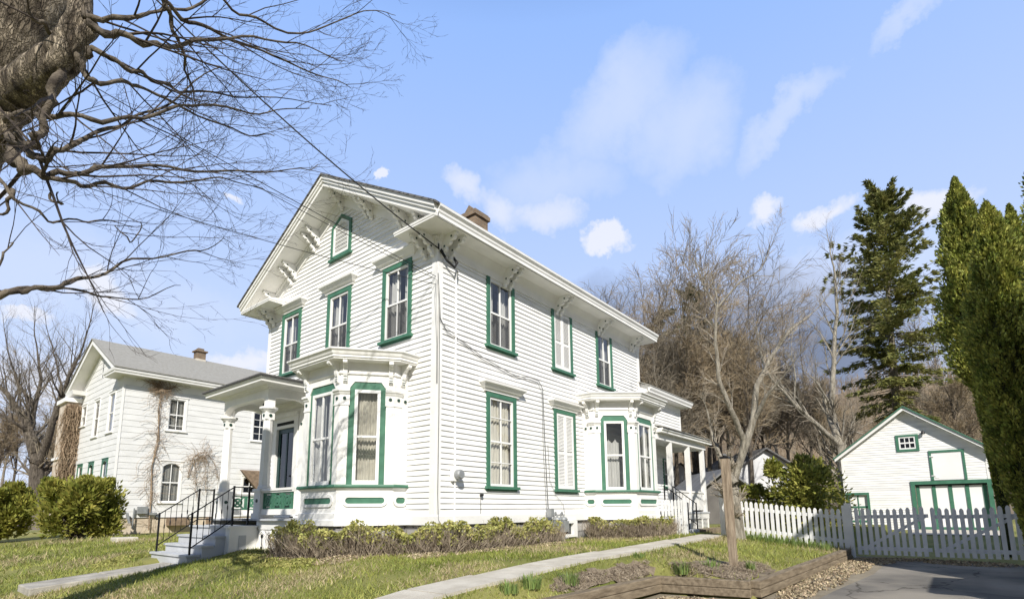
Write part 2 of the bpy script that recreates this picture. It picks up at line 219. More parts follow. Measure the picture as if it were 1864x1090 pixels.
# ------------------------------------------------------------------ mesh builder
class MB:
    def __init__(s): s.v = []; s.f = []
    def add(s, vs, fs):
        b = len(s.v); s.v += [tuple(map(float, p)) for p in vs]; s.f += [tuple(i+b for i in f) for f in fs]
    def hexa(s, p): s.add(p, [(0, 3, 2, 1), (4, 5, 6, 7), (0, 1, 5, 4), (1, 2, 6, 5), (2, 3, 7, 6), (3, 0, 4, 7)])
    def box(s, x0, x1, y0, y1, z0, z1): s.hexa([(x0, y0, z0), (x1, y0, z0), (x1, y1, z0), (x0, y1, z0), (x0, y0, z1), (x1, y0, z1), (x1, y1, z1), (x0, y1, z1)]); return s
    def fbox(s, fr, u0, u1, o0, o1, z0, z1):
        s.hexa([fr(u, o, z) for z in (z0, z1) for u, o in ((u0, o0), (u1, o0), (u1, o1), (u0, o1))]); return s
    def extr(s, A, B):
        n = len(A); s.add(list(A)+list(B), [tuple(range(n))[::-1], tuple(range(n, 2*n))]+[(i, (i+1) % n, n+(i+1) % n, n+i) for i in range(n)]); return s
    def fpoly(s, fr, poly, o0, o1): return s.extr([fr(u, o0, z) for u, z in poly], [fr(u, o1, z) for u, z in poly])
    def fprof(s, fr, prof, u0, u1): return s.extr([fr(u0, o, z) for o, z in prof], [fr(u1, o, z) for o, z in prof])
    def ring(s, fr, outer, inner, o0, o1):
        n = len(outer); V = [fr(u, o, z) for o in (o0, o1) for lp in (outer, inner) for u, z in lp]; F = []
        for i in range(n):
            j = (i+1) % n
            F += [(2*n+i, 2*n+j, 3*n+j, 3*n+i), (i, j, 2*n+j, 2*n+i), (n+i, 3*n+i, 3*n+j, n+j), (i, n+i, n+j, j)]
        s.add(V, F); return s
    def sweep(s, path, prof, z=0., caps=True):
        "prof (out, z) swept along a plan path walked left to right as seen from outside"
        P = [np.array(p, float) for p in path]; n = len(P); k = len(prof); nr = []
        for i in range(n-1):
            d = P[i+1]-P[i]; d /= np.linalg.norm(d); nr.append(np.array([d[1], -d[0]]))
        V = []
        for i in range(n):
            m = nr[0] if i == 0 else nr[-1] if i == n-1 else (nr[i-1]+nr[i])/(1+nr[i-1]@nr[i])
            V += [(P[i][0]+m[0]*o, P[i][1]+m[1]*o, z+h) for o, h in prof]
        F = [(i*k+j, i*k+(j+1) % k, (i+1)*k+(j+1) % k, (i+1)*k+j) for i in range(n-1) for j in range(k)]
        if caps: F += [tuple(range(k)), tuple(range((n-1)*k, n*k))[::-1]]
        s.add(V, F); return s
    def tube(s, pts, rad, n=5, cap=False):
        P = np.asarray(pts, float); m = len(P)
        rad = [rad]*m if isinstance(rad, (int, float)) else rad
        T = np.empty_like(P); T[1:-1] = P[2:]-P[:-2]; T[0] = P[1]-P[0]; T[-1] = P[-1]-P[-2]
        T /= (np.linalg.norm(T, axis=1)[:, None]+1e-9)
        ref = np.array([0, 0, 1.]) if abs(T[0][2]) < .9 else np.array([1., 0, 0]); a = ref-T[0]*(ref@T[0]); a /= np.linalg.norm(a); V = []
        for i in range(m):
            a = a-T[i]*(a@T[i]); q = np.linalg.norm(a)
            if q < 1e-6: a = np.cross(T[i], (0, 1., .3)); q = np.linalg.norm(a)
            a = a/q; b = np.cross(T[i], a)
            for j in range(n):
                t = 2*math.pi*j/n; V.append(tuple(P[i]+(a*math.cos(t)+b*math.sin(t))*rad[i]))
        F = [(i*n+j, i*n+(j+1) % n, (i+1)*n+(j+1) % n, (i+1)*n+j) for i in range(m-1) for j in range(n)]
        if cap: F += [tuple(range(n))[::-1], tuple(range((m-1)*n, m*n))]
        s.add(V, F); return s
    def disc(s, fr, u, z, r, o0, o1, n=12):
        return s.fpoly(fr, [(u+r*math.cos(2*math.pi*i/n), z+r*math.sin(2*math.pi*i/n)) for i in range(n)], o0, o1)
    def lathe(s, c, prof, n=16):
        V = [(c[0]+r*math.cos(2*math.pi*j/n), c[1]+r*math.sin(2*math.pi*j/n), c[2]+h) for r, h in prof for j in range(n)]; m = len(prof)
        s.add(V, [(i*n+j, i*n+(j+1) % n, (i+1)*n+(j+1) % n, (i+1)*n+j) for i in range(m-1) for j in range(n)]+[tuple(range(n))[::-1], tuple(range((m-1)*n, m*n))]); return s
    def parts(s):
        "the connected pieces, each as a builder of its own"
        p = list(range(len(s.v)))
        def find(a):
            while p[a] != a: p[a] = p[p[a]]; a = p[a]
            return a
        for f in s.f:
            a = find(f[0])
            for i in f[1:]: p[find(i)] = a
        G = {}
        for f in s.f: G.setdefault(find(f[0]), []).append(f)
        out = []
        for fs in G.values():
            idx = sorted({i for f in fs for i in f}); mp = {i: k for k, i in enumerate(idx)}; q = MB(); q.v = [s.v[i] for i in idx]; q.f = [tuple(mp[i] for i in f) for f in fs]; out.append(q)
        return out
    def build_each(s, name, m, parent=None, **k):
        r = None
        for q in s.parts(): r = q.build(name, m, parent, **k)
        return r
    def build(s, name, m, parent=None, smooth=False, org=None, fix=True, bevel=0):
        o_ = np.array(ORG[parent.name] if parent is not None else (org if org is not None else (0, 0, 0)), float)
        me = bpy.data.meshes.new(name); V = np.array(s.v)-o_ if s.v else np.zeros((0, 3))
        me.from_pydata(V.tolist(), [], s.f); me.update()
        if fix and len(s.f) < 40000:
            b = bmesh.new(); b.from_mesh(me); bmesh.ops.recalc_face_normals(b, faces=b.faces); b.to_mesh(me); b.free()
        if smooth: me.polygons.foreach_set('use_smooth', [True]*len(me.polygons))
        me.materials.append(M[m] if isinstance(m, str) else m)
        o = bpy.data.objects.new(name, me); COL.objects.link(o)
        if parent is not None: o.parent = parent
        else: o.location = o_
        ORG[o.name] = o_
        if bevel:
            md = o.modifiers.new('bevel', 'BEVEL'); md.width = bevel; md.segments = 2; md.limit_method = 'ANGLE'
        return o
ORG = {}
def thing(name, label, cat, loc=(0, 0, 0), group=None):
    o = bpy.data.objects.new(name, None); COL.objects.link(o); o.location = loc; o.empty_display_size = .3
    o['label'] = label; o['category'] = cat
    if group: o['group'] = group
    ORG[o.name] = np.array(loc, float); return o
def tag(o, label, cat, group=None, kind=None):
    if label: o['label'] = label; o['category'] = cat
    if group: o['group'] = group
    if kind: o['kind'] = kind
    return o
def struct(o, label=None, cat=None):
    o['kind'] = 'structure'
    if label: o['label'] = label; o['category'] = cat
    return o
def dup(root, loc, rotz=0, sc=1., label=None, cat=None):
    r = root.copy(); COL.objects.link(r); r.location = loc; r.rotation_euler = (0, 0, rotz); r.scale = (sc, sc, sc) if isinstance(sc, (int, float)) else sc
    if label: r['label'] = label
    for ch in list(root.children):
        c = ch.copy(); COL.objects.link(c); c.parent = r
        for g in ch.children:
            d = g.copy(); COL.objects.link(d); d.parent = c
    return r
class Fr:
    def __init__(s, p0, p1):
        s.p = np.array(p0, float); d = np.array(p1, float)-s.p; s.L = float(np.linalg.norm(d)); s.u = d/s.L; s.n = np.array([s.u[1], -s.u[0]])
    def __call__(s, u, o, z): q = s.p+s.u*u+s.n*o; return (q[0], q[1], z)
def laps(mb, fr, u0, u1, z0, z1, exp_=.111, butt=.024, holes=(), lim=None, start=None):
    "lapped clapboards; holes are openings (u0,u1,z0,z1); lim(z) gives the (u lo, u hi) of a gable"
    z = z0 if start is None else start
    while z < z1-1e-4:
        zt = min(z+exp_, z1); cuts = sorted({z, zt} | {h for q in holes for h in q[2:4] if z < h < zt})
        for a, b in zip(cuts[:-1], cuts[1:]):
            zm = (a+b)/2; hs = sorted((q[0], q[1]) for q in holes if q[2] < zm < q[3])
            la, lb = ((max(u0, lim(a)[0]), min(u1, lim(a)[1])), (max(u0, lim(b)[0]), min(u1, lim(b)[1]))) if lim else ((u0, u1), (u0, u1))
            if la[0] >= la[1] or lb[0] >= lb[1]+.001: continue
            segs = []; c = None
            for h in hs:
                segs.append((c, h[0])); c = h[1]
            segs.append((c, None))
            oa = butt*(1-(a-z)/exp_)+.001; ob = butt*(1-(b-z)/exp_)+.001
            for s0, s1 in segs:
                a0 = la[0] if s0 is None else s0; a1 = la[1] if s1 is None else s1; b0 = lb[0] if s0 is None else s0; b1 = lb[1] if s1 is None else s1
                if a1 <= a0: continue
                if b1 < b0: b0 = b1 = (b0+b1)/2
                mb.add([fr(a0, oa, a), fr(a1, oa, a), fr(b1, ob, b), fr(b0, ob, b)], [(0, 1, 2, 3)])
                mb.add([fr(a0, 0, a), fr(a1, 0, a), fr(a1, oa, a), fr(a0, oa, a)], [(0, 1, 2, 3)])
        z = zt
    return mb

# ------------------------------------------------------------------ ground shape
def lerp(x, xs, ys): return float(np.interp(x, xs, ys))
def drive_z(x): return lerp(x, [-60, -8, 0, 8, 20, 60, 140], [-2.6, -1.66, -1.36, -1.09, -.84, -.3, 1.2])
TIMB = [(7.75, -5.76), (1.72, -5.24), (1.54, -3.78), (-1.43, -3.56), (-3.6, -3.30)]
def fpath(x, y=0): return lerp(x, [-6, -3, 0, 4.6, 8], [-1.30, -.92, -.775, -.70, -.64])
def timb_y(x): return lerp(x, [-3.6, -1.43, 1.54, 1.72, 7.75, 8.5], [-3.30, -3.56, -3.78, -5.24, -5.76, -5.8])
def timb_z(x): return lerp(x, [-4, -1.43, 1.6, 7.8], [-1.13, -1.08, -1.07, -.92])
def lawn_z(x, y):
    h = lerp(x, [-60, -9, -6.6, -5, -3, -1.4, 0, 5, 9, 20, 60], [-2.6, -1.62, -1.5, -1.33, -.985, -.75, -.72, -.70, -.64, -.70, -.5])
    p = fpath(x)
    if y < -2.2: w = min(1., (-2.2-y)/.25); h = h*(1-w)+(p-.015)*w
    if y < -3.15 and x < 12:
        yt = timb_y(x); t = min(1., (-3.15-y)/max(.1, -3.15-yt)); h = (p-.015)*(1-t)+timb_z(x)*t
    if 4.4 < y < 6.3 and -5.3 < x < -2.2:
        w = min(1., (y-4.4)/.3, (6.3-y)/.3); h = min(h, h*(1-w)+w*(lerp(x, [-5.2, -2.6], [-1.29, -1.06])))
    n = min(1., max(0., (y-8)/6)); h = h*(1-n)+n*min(-.70, h*.35-.46) if x > -9 else h
    return h
def south_of_timber(x, y):
    if x > 7.75: return y < -5.86
    return y < timb_y(max(x, -3.6))
def gz(x, y):
    if south_of_timber(x, y): return drive_z(x)-.012 if x < 12 else drive_z(x)-.012
    return lawn_z(x, y)
xs = np.concatenate([np.linspace(-60, -10, 14), np.arange(-9.5, -7, .5), np.arange(-7, 10, .10), np.arange(10, 22, .5), np.linspace(23, 75, 20)])
ys = np.concatenate([np.linspace(-60, -14, 14), np.arange(-13, -8, .4), np.arange(-8, 8, .10), np.arange(8, 24, .5), np.linspace(25, 110, 24)])
V = []; nx, ny = len(xs), len(ys); rs = np.random.RandomState(3)
for y in ys:
    for x in xs:
        V.append((x, y, gz(x, y)+(0 if abs(x) > 9 or south_of_timber(x, y) else .012*math.sin(3.1*x+1.3*y)*math.sin(2.2*y-x))))
g = MB(); g.v = V; g.f = [(j*nx+i, j*nx+i+1, (j+1)*nx+i+1, (j+1)*nx+i) for j in range(ny-1) for i in range(nx-1)]
# soil under the lawn: green-yellow turf, browner along walls and beds
gm = mat('lawn_turf', (.13, .145, .032), .95, .3, .55, .7, 30, c2=(.27, .25, .085), thr=(.36, .62), detail=8)
struct(g.build('lawn', gm, smooth=True, fix=False))
# driveway asphalt and pavements
def strip(name, m, poly, zf, off, n=30, thick=0, **k):
    "poly given as two rails of equal length"
    a, b = poly; mb = MB()
    for t in np.linspace(0, 1, n+1):
        pa = np.array([np.interp(t, np.linspace(0, 1, len(a)), [q[i] for q in a]) for i in (0, 1)]); pb = np.array([np.interp(t, np.linspace(0, 1, len(b)), [q[i] for q in b]) for i in (0, 1)])
        for q in (pa, pb): mb.v.append((q[0], q[1], zf(*q)+off))
    mb.f = [(2*i, 2*i+1, 2*i+3, 2*i+2) for i in range(n)]
    if thick:
        m0 = len(mb.v); mb.v += [(x, y, z-thick) for x, y, z in mb.v]
        mb.f += [(2*i, 2*i+2, m0+2*i+2, m0+2*i) for i in range(n)]+[(2*i+1, 2*i+3, m0+2*i+3, m0+2*i+1) for i in range(n)]+[(0, 1, m0+1, m0), (2*n, 2*n+1, m0+2*n+1, m0+2*n)]
    return mb.build(name, m, **k)
struct(strip('driveway', 'asphalt', ([(-5.6, -4.2), (-1, -4.6), (1.0, -5.9), (3.0, -6.15), (5.2, -6.5), (7.2, -6.6), (7.6, -7.2)], [(-5.6, -11.2), (-1, -11.2), (1., -11.2), (3., -11.2), (5.2, -11.2), (7.0, -11.2), (7.6, -11.2)]), lambda x, y: drive_z(x), .004, 60))
mv = MB(); XS = np.arange(-6, 8.31, .15); YS = np.arange(-7.4, -3.2, .12)
mv.v = [(x, y, drive_z(x)-.004) for y in YS for x in XS]; nxs = len(XS)
mv.f = [(j*nxs+i, j*nxs+i+1, (j+1)*nxs+i+1, (j+1)*nxs+i) for j in range(len(YS)-1) for i in range(nxs-1) if all(south_of_timber(XS[i+a]-.0, YS[j+b]-.08) for a in (0, 1) for b in (0, 1))]
struct(mv.build('verge', mat('gravelly_soil', (.20, .165, .115), .95, .3, 3, .9, 40, c2=(.31, .27, .20), detail=9), fix=False))
struct(strip('garage_apron', 'concrete', ([(16.8, -6.6), (20, -6.6)], [(16.8, -9.4), (20, -9.4)]), lambda x, y: drive_z(x), .02, 6))
pj_ = MB()
x = -5.0; k = 0
while x < 7.6:                                            # concrete flags of the side path, a joint between each
    w_ = 1.15; e = .012
    pj_.hexa([(x+e, -3.10, fpath(x, 0)-.1), (x+w_-e, -3.08, fpath(x+w_, 0)-.1), (x+w_-e, -2.40, fpath(x+w_, 0)-.1), (x+e, -2.42, fpath(x, 0)-.1),
              (x+e, -3.10, fpath(x, 0)+.022+.006*(k % 3)), (x+w_-e, -3.08, fpath(x+w_, 0)+.022+.006*(k % 3)), (x+w_-e, -2.40, fpath(x+w_, 0)+.022+.006*(k % 3)), (x+e, -2.42, fpath(x, 0)+.022+.006*(k % 3))])
    x += w_; k += 1
struct(pj_.build('side_path', mat('flag_concrete', (.44, .40, .33), .9, .12, 3, .4, 40, c2=(.58, .54, .46))))
fw_ = MB(); x = -2.60; zt = -.975
for i in range(2):
    x2 = x-1.19; z2 = zt-.11
    fw_.hexa([(x2+.01, 4.80, z2-.3), (x-.01, 4.80, zt-.3), (x-.01, 5.75, zt-.3), (x2+.01, 5.75, z2-.3), (x2+.01, 4.80, z2), (x-.01, 4.80, zt), (x-.01, 5.75, zt), (x2+.01, 5.75, z2)]); x = x2; zt = z2
struct(fw_.build('front_walk', 'walk', bevel=.02))
sw = MB()
for k in range(-9, 16): sw.hexa([(a, b, z) for z in (-1.62, -1.435) for a, b in ((-6.9, k*1.5+.012), (-5.35, k*1.5+.012), (-5.35, k*1.5+1.488), (-6.9, k*1.5+1.488))])
struct(sw.build('pavement', 'concrete'))
st = MB(); st.box(-9.2, -9.05, -30, 60, -2.0, -1.60); struct(st.build('kerb', 'concrete'))
rd = MB(); rd.add([(-18, -60, -1.78), (-9.2, -60, -1.78), (-9.2, 90, -1.78), (-18, 90, -1.78)], [(0, 1, 2, 3)])
for v in rd.v: pass
struct(rd.build('road', 'asphalt'))

# ------------------------------------------------------------------ window kit
def sash(fr, u0, u1, z0, z1, fw, bars_u=(), bars_z=(), o0=-.03, o1=.02, bw=.022):
    m = MB(); m.ring(fr, [(u0, z0), (u1, z0), (u1, z1), (u0, z1)], [(u0+fw, z0+fw*1.15), (u1-fw, z0+fw*1.15), (u1-fw, z1-fw), (u0+fw, z1-fw)], o0, o1)
    for q in bars_u: c = u0+fw+(u1-u0-2*fw)*q[0]; m.fbox(fr, c-bw/2, c+bw/2, o0+.004, o1-.012, z0+(z1-z0)*q[1]+.002, z0+(z1-z0)*q[2]-fw*.5)
    for q in bars_z: c = z0+(z1-z0)*q; h = bw*(1.9 if abs(q-.5) < .06 else .8); m.fbox(fr, u0+fw*.5, u1-fw*.5, o0+.002, o1-.005, c-h/2, c+h/2)
    return m
def quad(fr, u0, u1, o, z0, z1): m = MB(); m.add([fr(u0, o, z0), fr(u1, o, z0), fr(u1, o, z1), fr(u0, o, z1)], [(0, 1, 2, 3)]); return m
def drape(fr, u0, u1, z0, z1, o=-.11, amp=.024, waves=7, top=0., gap=0., scallop=0., n=56):
    m = MB(); V = []
    for i in range(n+1):
        t = i/n; u = u0+(u1-u0)*t; w = amp*math.sin(t*waves*2*math.pi)+amp*.4*math.sin(t*waves*3.7+1)
        zb = z0+scallop*abs(math.sin(t*math.pi*3.)); V += [fr(u, o+w*.7, zb), fr(u, o+w, (z0+z1)/2), fr(u, o+w*.6, z1)]
    m.v = V; m.f = [f for i in range(n) for f in ((3*i, 3*i+3, 3*i+4, 3*i+1), (3*i+1, 3*i+4, 3*i+5, 3*i+2))]; return m
def room(fr, u0, u1, z0, z1, d=.9):
    a = .04; m = MB(); q = [(u0-a, z0-a), (u1+a, z0-a), (u1+a, z1+a), (u0-a, z1+a)]
    F = [fr(u, -.045, z) for u, z in q]; B = [fr(u, -d, z) for u, z in q]
    m.add(F+B, [(4, 5, 6, 7), (0, 1, 5, 4), (1, 2, 6, 5), (2, 3, 7, 6), (3, 0, 4, 7)]); return m
def hood(parent, fr, u0, u1, z, name='hood'):
    m = MB(); p = [fr(u0, -.0, 0)[:2], fr(u0, .035, 0)[:2], fr(u1, .035, 0)[:2], fr(u1, 0, 0)[:2]]
    m.sweep(p, [(-.03, 0), (.025, 0), (.03, .045), (.075, .07), (.13, .15), (.165, .165), (.17, .205), (.0, .235), (-.03, .235)], z)
    return m.build(name, 'trim', parent)
def window(parent, fr, u0, u1, z0, z1, style='2o2', cw=.105, sill=True, hd=True, curtain='lace', thin=False, top=True, shade=None, label=None):
    "outer size of the casing u0..u1, z0 = top of sill, z1 = top of the casing"
    a, b, c, d = u0+cw, u1-cw, z0, z1-(cw if top else .03)
    cas = MB(); cas.fbox(fr, u0, a, -.03, .048, z0, z1).fbox(fr, b, u1, -.03, .048, z0, z1)
    if top: cas.fbox(fr, a-.001, b+.001, -.03, .045, d, z1-.001)
    if style == 'shutter':
        w = MB(); mid = (a+b)/2
        for s0, s1 in ((a+.012, mid-.004), (mid+.004, b-.012)):
            w.ring(fr, [(s0, c+.015), (s1, c+.015), (s1, d-.01), (s0, d-.01)], [(s0+.055, c+.12), (s1-.055, c+.12), (s1-.055, d-.07), (s0+.055, d-.07)], .0, .035)
            zm = c+(d-c)*.47; w.fbox(fr, s0+.05, s1-.05, .002, .033, zm-.035, zm+.035)
            z = c+.13
            while z < d-.08:
                if abs(z-zm) > .05: w.hexa([fr(u, o, h) for u, o, h in ((s0+.05, .006, z+.026), (s1-.05, .006, z+.026), (s1-.05, .028, z), (s0+.05, .028, z), (s0+.05, .006, z+.034), (s1-.05, .006, z+.034), (s1-.05, .028, z+.008), (s0+.05, .028, z+.008))])
                z += .037
        wo = w.build('shuttered_window', 'white', parent)
        MB().fbox(fr, a, b, -.03, -.004, c, d).build('backing', 'white', wo)
    else:
        mz = {'2o2': (.5,), '4h': (.265, .5, .77), '1o1': (.46,), '6': (.5,)}[style]
        mu = {'2o2': ((.5, 0, 1),), '4h': ((.5, 0, 1),), '1o1': (), '6': ((.333, 0, 1), (.667, 0, 1))}[style]
        wo = sash(fr, a, b, c, d, .05, mu, mz).build('window', 'white', parent)
        quad(fr, a+.03, b-.03, -.012, c+.03, d-.03).build('pane', 'glass', wo)
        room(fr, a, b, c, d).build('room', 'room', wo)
        if shade: quad(fr, a+.04, b-.04, -.06, c+(d-c)*shade, d-.03).build('blind', 'blind', wo)
        if style in ('2o2',) and curtain != 'none': quad(fr, a+.04, b-.04, .003, c+.05, c+(d-c)*.49).build('insect_screen', 'screen', wo)
        if curtain == 'lace':
            drape(fr, a+.03, b-.03, c+.03, d-.02, -.10, waves=8).build('curtain', 'lace', wo, smooth=True)
        elif curtain == 'sides':
            w = (b-a)*.36
            drape(fr, a+.02, a+.02+w, c+.03, d-.02, -.15, waves=3).build('curtain', 'wlace', wo, smooth=True); drape(fr, b-.02-w, b-.02, c+.03, d-.02, -.15, waves=3).build('curtain', 'wlace', wo, smooth=True)
    cas.build('casing', 'green', wo)
    if sill:
        MB().fbox(fr, u0-.05, u1+.05, -.03, .10, z0-.062, z0).fbox(fr, u0, u1, 0, .045, z0-.10, z0-.0625).build('sill', 'green', wo)
    if hd: hood(wo, fr, u0-.06, u1+.06, z1)
    if label: wo['label'] = label
    return wo, (a, b, c, d)
BRK = [(0, 0), (.44, 0), (.44, -.055), (.385, -.075), (.40, -.115), (.35, -.15), (.29, -.135), (.26, -.165), (.265, -.20), (.21, -.235), (.165, -.215), (.14, -.25), (.15, -.30), (.115, -.345), (.075, -.345), (.06, -.42), (0, -.44)]
def bracket(parent, fr, u, z, s=1., t=.075, ds=.0, name='bracket', lean=0.):
    m = MB(); A = [fr(u-t/2, o*s+.03, z+h*s+lean*0) for o, h in BRK]; B = [fr(u+t/2, o*s+.03, z+h*s) for o, h in BRK]; m.extr(A, B)
    o_ = m.build(name, 'trim', parent)
    d = MB()
    for (oo, hh) in ((.30, -.075), (.10, -.235)):
        c = [(oo*s+.03+.024*s*math.cos(k*math.pi/4), z+hh*s+.024*s*math.sin(k*math.pi/4)) for k in range(8)]
        d.extr([fr(u-t/2-.006, o, h) for o, h in c], [fr(u+t/2+.006, o, h) for o, h in c])
    d.build('rosette', 'disc', o_)
    return o_

# ------------------------------------------------------------------ the white house
HW, HL = 7.02, 9.39
house = thing('white_house', 'large white clapboard house with green window trim, bracketed eaves and two bay windows', 'house', (0, 0, -.72))
F0 = Fr((0, 0), (0, -1)); fF = lambda y: -y            # front wall: u = -y
S0 = Fr((0, 0), (1, 0)); B0 = Fr((HL, 0), (HL, 1)); L0 = Fr((HL, HW), (0, HW))
ZR, SL = 8.36, .572                                     # ridge top, roof slope
RTOP = lambda y: ZR-SL*abs(y-HW/2)
RBOT = lambda y: RTOP(y)-.27
holes_s, holes_f = [], []
# side windows
for (a, b, z0, z1, stl, hd, cur, top, shade) in ((1.49, 2.54, .595, 2.69, '4h', True, 'lace', True, None), (4.13, 5.16, .595, 2.69, 'shutter', True, None, True, None),
                                    (1.50, 2.51, 3.775, 5.40, '2o2', False, 'sides', False, None), (4.11, 5.11, 3.775, 5.40, 'shutter', False, None, False, None), (6.46, 7.44, 3.775, 5.40, '2o2', False, 'sides', False, None)):
    _, h = window(house, S0, a, b, z0, z1, stl, hd=hd, curtain=cur, top=top, shade=shade); holes_s.append(h)
for (y0, y1, z0, z1, cur, hd) in ((.77, 1.77, 3.79, 5.52, 'sides', True), (3.0, 4.0, 3.79, 5.52, 'sides', True), (5.26, 6.24, 3.79, 5.52, 'sides', True)):
    _, h = window(house, F0, -y1, -y0, z0, z1, '2o2', curtain=cur, hd=hd); holes_f.append(h)
# pointed attic window with louvres
ga = dict(o=[(-3.95, 6.43), (-3.09, 6.43), (-3.09, 7.30), (-3.52, 7.57), (-3.95, 7.30)], i=[(-3.86, 6.50), (-3.18, 6.50), (-3.18, 7.25), (-3.52, 7.455), (-3.86, 7.25)])
gw = MB().ring(F0, ga['i'], [(-3.80, 6.57), (-3.24, 6.57), (-3.24, 7.22), (-3.52, 7.38), (-3.80, 7.22)], 0, .04).build('attic_louvre_window', 'white', house)
MB().ring(F0, ga['o'], ga['i'], 0, .05).fbox(F0, -4.0, -3.04, 0, .09, 6.37, 6.43).build('casing', 'green', gw)
lv = MB(); z = 6.58
while z < 7.33:
    hw = .28 if z < 7.2 else max(.03, .28-(z-7.2)*1.65); lv.hexa([F0(u, o, h) for u, o, h in ((-3.52-hw, .0, z+.03), (-3.52+hw, .0, z+.03), (-3.52+hw, .028, z), (-3.52-hw, .028, z), (-3.52-hw, .0, z+.038), (-3.52+hw, .0, z+.038), (-3.52+hw, .028, z+.008), (-3.52-hw, .028, z+.008))]); z += .042
lv.build('louvre', 'white', gw)
# door opening on the porch
DOOR = (5.16, 6.30, -.07, 2.50); holes_f.append((-DOOR[1], -DOOR[0], DOOR[2], DOOR[3]))
sd = MB(); laps(sd, S0, .13, HL-.12, 0, 5.42, holes=holes_s)
lim = lambda z: (-(HW/2+max(0, (ZR-.30-z)/SL)), -(HW/2-max(0, (ZR-.30-z)/SL)))
laps(sd, F0, -HW+.13, -.13, 0, 8.0, holes=holes_f, lim=lim)
laps(sd, B0, .0, HW, 0, 8.0, lim=lambda z: (HW/2-(ZR-.30-z)/SL, HW/2+(ZR-.30-z)/SL)); laps(sd, L0, 0, HL, 0, 5.6)
sd.build('clapboard_wall', 'siding', house, fix=False)
cb = MB()
for fr, us in ((S0, ((0.0, .13), (HL-.12, HL+.022))), (F0, ((-.13, .022), (-HW, -HW+.13)))):
    for a, b in us: cb.fbox(fr, a, b, -.02 if fr is S0 else -.018, .03 if fr is S0 else .0285, -.001, 5.45)
cb.build_each('corner_board', 'trim', house)
# water table and frieze
plan = [(0, HW), (0, 0), (HL, 0), (HL, HW)]
wt = MB(); wt.sweep(plan, [(-.05, -.2), (.05, -.2), (.05, -.03), (.028, 0), (-.05, 0)]).build('water_table', 'trim', house)
fd = MB()
for p0, p1 in (((0, HW), (0, 0)), ((0, 0), (HL, 0)), ((HL, 0), (HL, HW)), ((HL, HW), (0, HW))):
    fr = Fr(p0, p1); fd.fbox(fr, 0 if p0 != (0, 0) else .0, fr.L, -.3, -.02, -1.2, -.2)
fd.build('stone_foundation', brickmat('rough_foundation_block', (.33, .32, .30), (.45, .43, .40), (.22, .21, .2), .42, .22, msize=.02, bump=.8), house)
fz = MB()
fz.fprof(S0, [(.0, 5.40), (.045, 5.40), (.045, 5.56), (.06, 5.60), (.12, 5.68), (.16, 5.735), (0, 5.735)], -.045, HL+.03)
for (a, b) in ((-1.36+.0, 0.045), (-HW-.03, -5.97+.35)):
    fz.fprof(F0, [(.0, 5.42), (.043, 5.42), (.043, 5.66), (.10, 5.72), (0, 5.735)], max(a, -.75) if a > -3 else a, b)
fz.build_each('frieze', 'trim', house)
# eave boxes, returns
EV = .56
ev = MB(); ev2 = MB()
CRN = [(-.02, 0), (.0, 0), (.0, .07), (.035, .10), (.05, .16), (.095, .20), (.10, .265), (-.02, .265)]
zb = 5.735
ev.box(-EV, HL+.30, -EV, .0, zb, zb+.03)                                     # side soffit
ev.box(-EV, 0, 0, .68, zb, zb+.03); ev2.box(-EV, 0, 6.0, HW, zb, zb+.03)     # return soffits
ev2.box(-EV, HL+.3, HW, HW+EV, zb, zb+.03)
ev.sweep([(-EV, -EV), (HL+.30, -EV)], [(-.02, 0), (.03, 0), (.03, .06), (.05, .09), (.055, .13), (.10, .18), (.105, .23), (-.02, .23)], zb)
ev2.sweep([(HL+.30, HW+EV), (-EV, HW+EV)], [(-.02, 0), (.03, 0), (.10, .18), (.105, .23), (-.02, .23)], zb)
for ya, yb in ((.68, -EV-.03), (HW+EV+.03, 5.98)):
    pth = [(0, ya), (-EV, ya), (-EV, yb)] if ya < 3 else [(-EV, ya), (-EV, yb), (0, yb)]
    (ev if ya < 3 else ev2).sweep(pth, [(-.02, -.0), (.025, -.0), (.025, .035), (.035, .04), (.04, .075), (-.02, .075)], zb-.005)
# sloping little roof of each return
ev.extr([(-EV-.03, -EV, zb+.071), (-EV-.03, .70, zb+.071), (-.0, .70, zb+.11), (0, -.3, zb+.11)], [(-EV-.03, -EV, zb+.085), (-EV-.03, .70, zb+.085), (-.0, .70, zb+.22), (0, -.3, zb+.22)])
ev2.extr([(-EV-.03, 5.96, zb+.071), (-EV-.03, HW+EV, zb+.071), (-.0, HW+.3, zb+.11), (0, 5.96, zb+.11)], [(-EV-.03, 5.96, zb+.085), (-EV-.03, HW+EV, zb+.085), (-.0, HW+.3, zb+.22), (0, 5.96, zb+.22)])
ev.build('eave', 'trim', house); ev2.build('eave', 'trim', house)
# raking cornice on the street gable: soffit, fascia with mouldings, frieze board on the wall
rk = MB()
for sg in (-1, 1):
    def P(d, x, dz): y = HW/2+sg*d; return (x, y, ZR-SL*d+dz)
    D = HW/2+EV+.02
    for x0, x1, za, zb_ in ((-EV, 0, -.30, -.27), (-EV-.035, -EV, -.30, -.05), (-EV-.07, -EV-.035, -.20, -.04), (-EV-.10, -EV-.07, -.13, -.03), (-.045, 0, -.58, -.30), (-.09, -.045, -.36, -.30)):
        d0 = 0.; rk.hexa([P(d0, x0, za), P(d0, x1, za), P(D, x1, za), P(D, x0, za), P(d0, x0, zb_), P(d0, x1, zb_), P(D, x1, zb_), P(D, x0, zb_)] if za != -.58 and za != -.36 else [P(0, x0, za), P(0, x1, za), P(HW/2-.02, x1, za), P(HW/2-.02, x0, za), P(0, x0, zb_), P(0, x1, zb_), P(HW/2-.02, x1, zb_), P(HW/2-.02, x0, zb_)])
rk.build('raking_cornice', 'trim', house)
rf = MB()
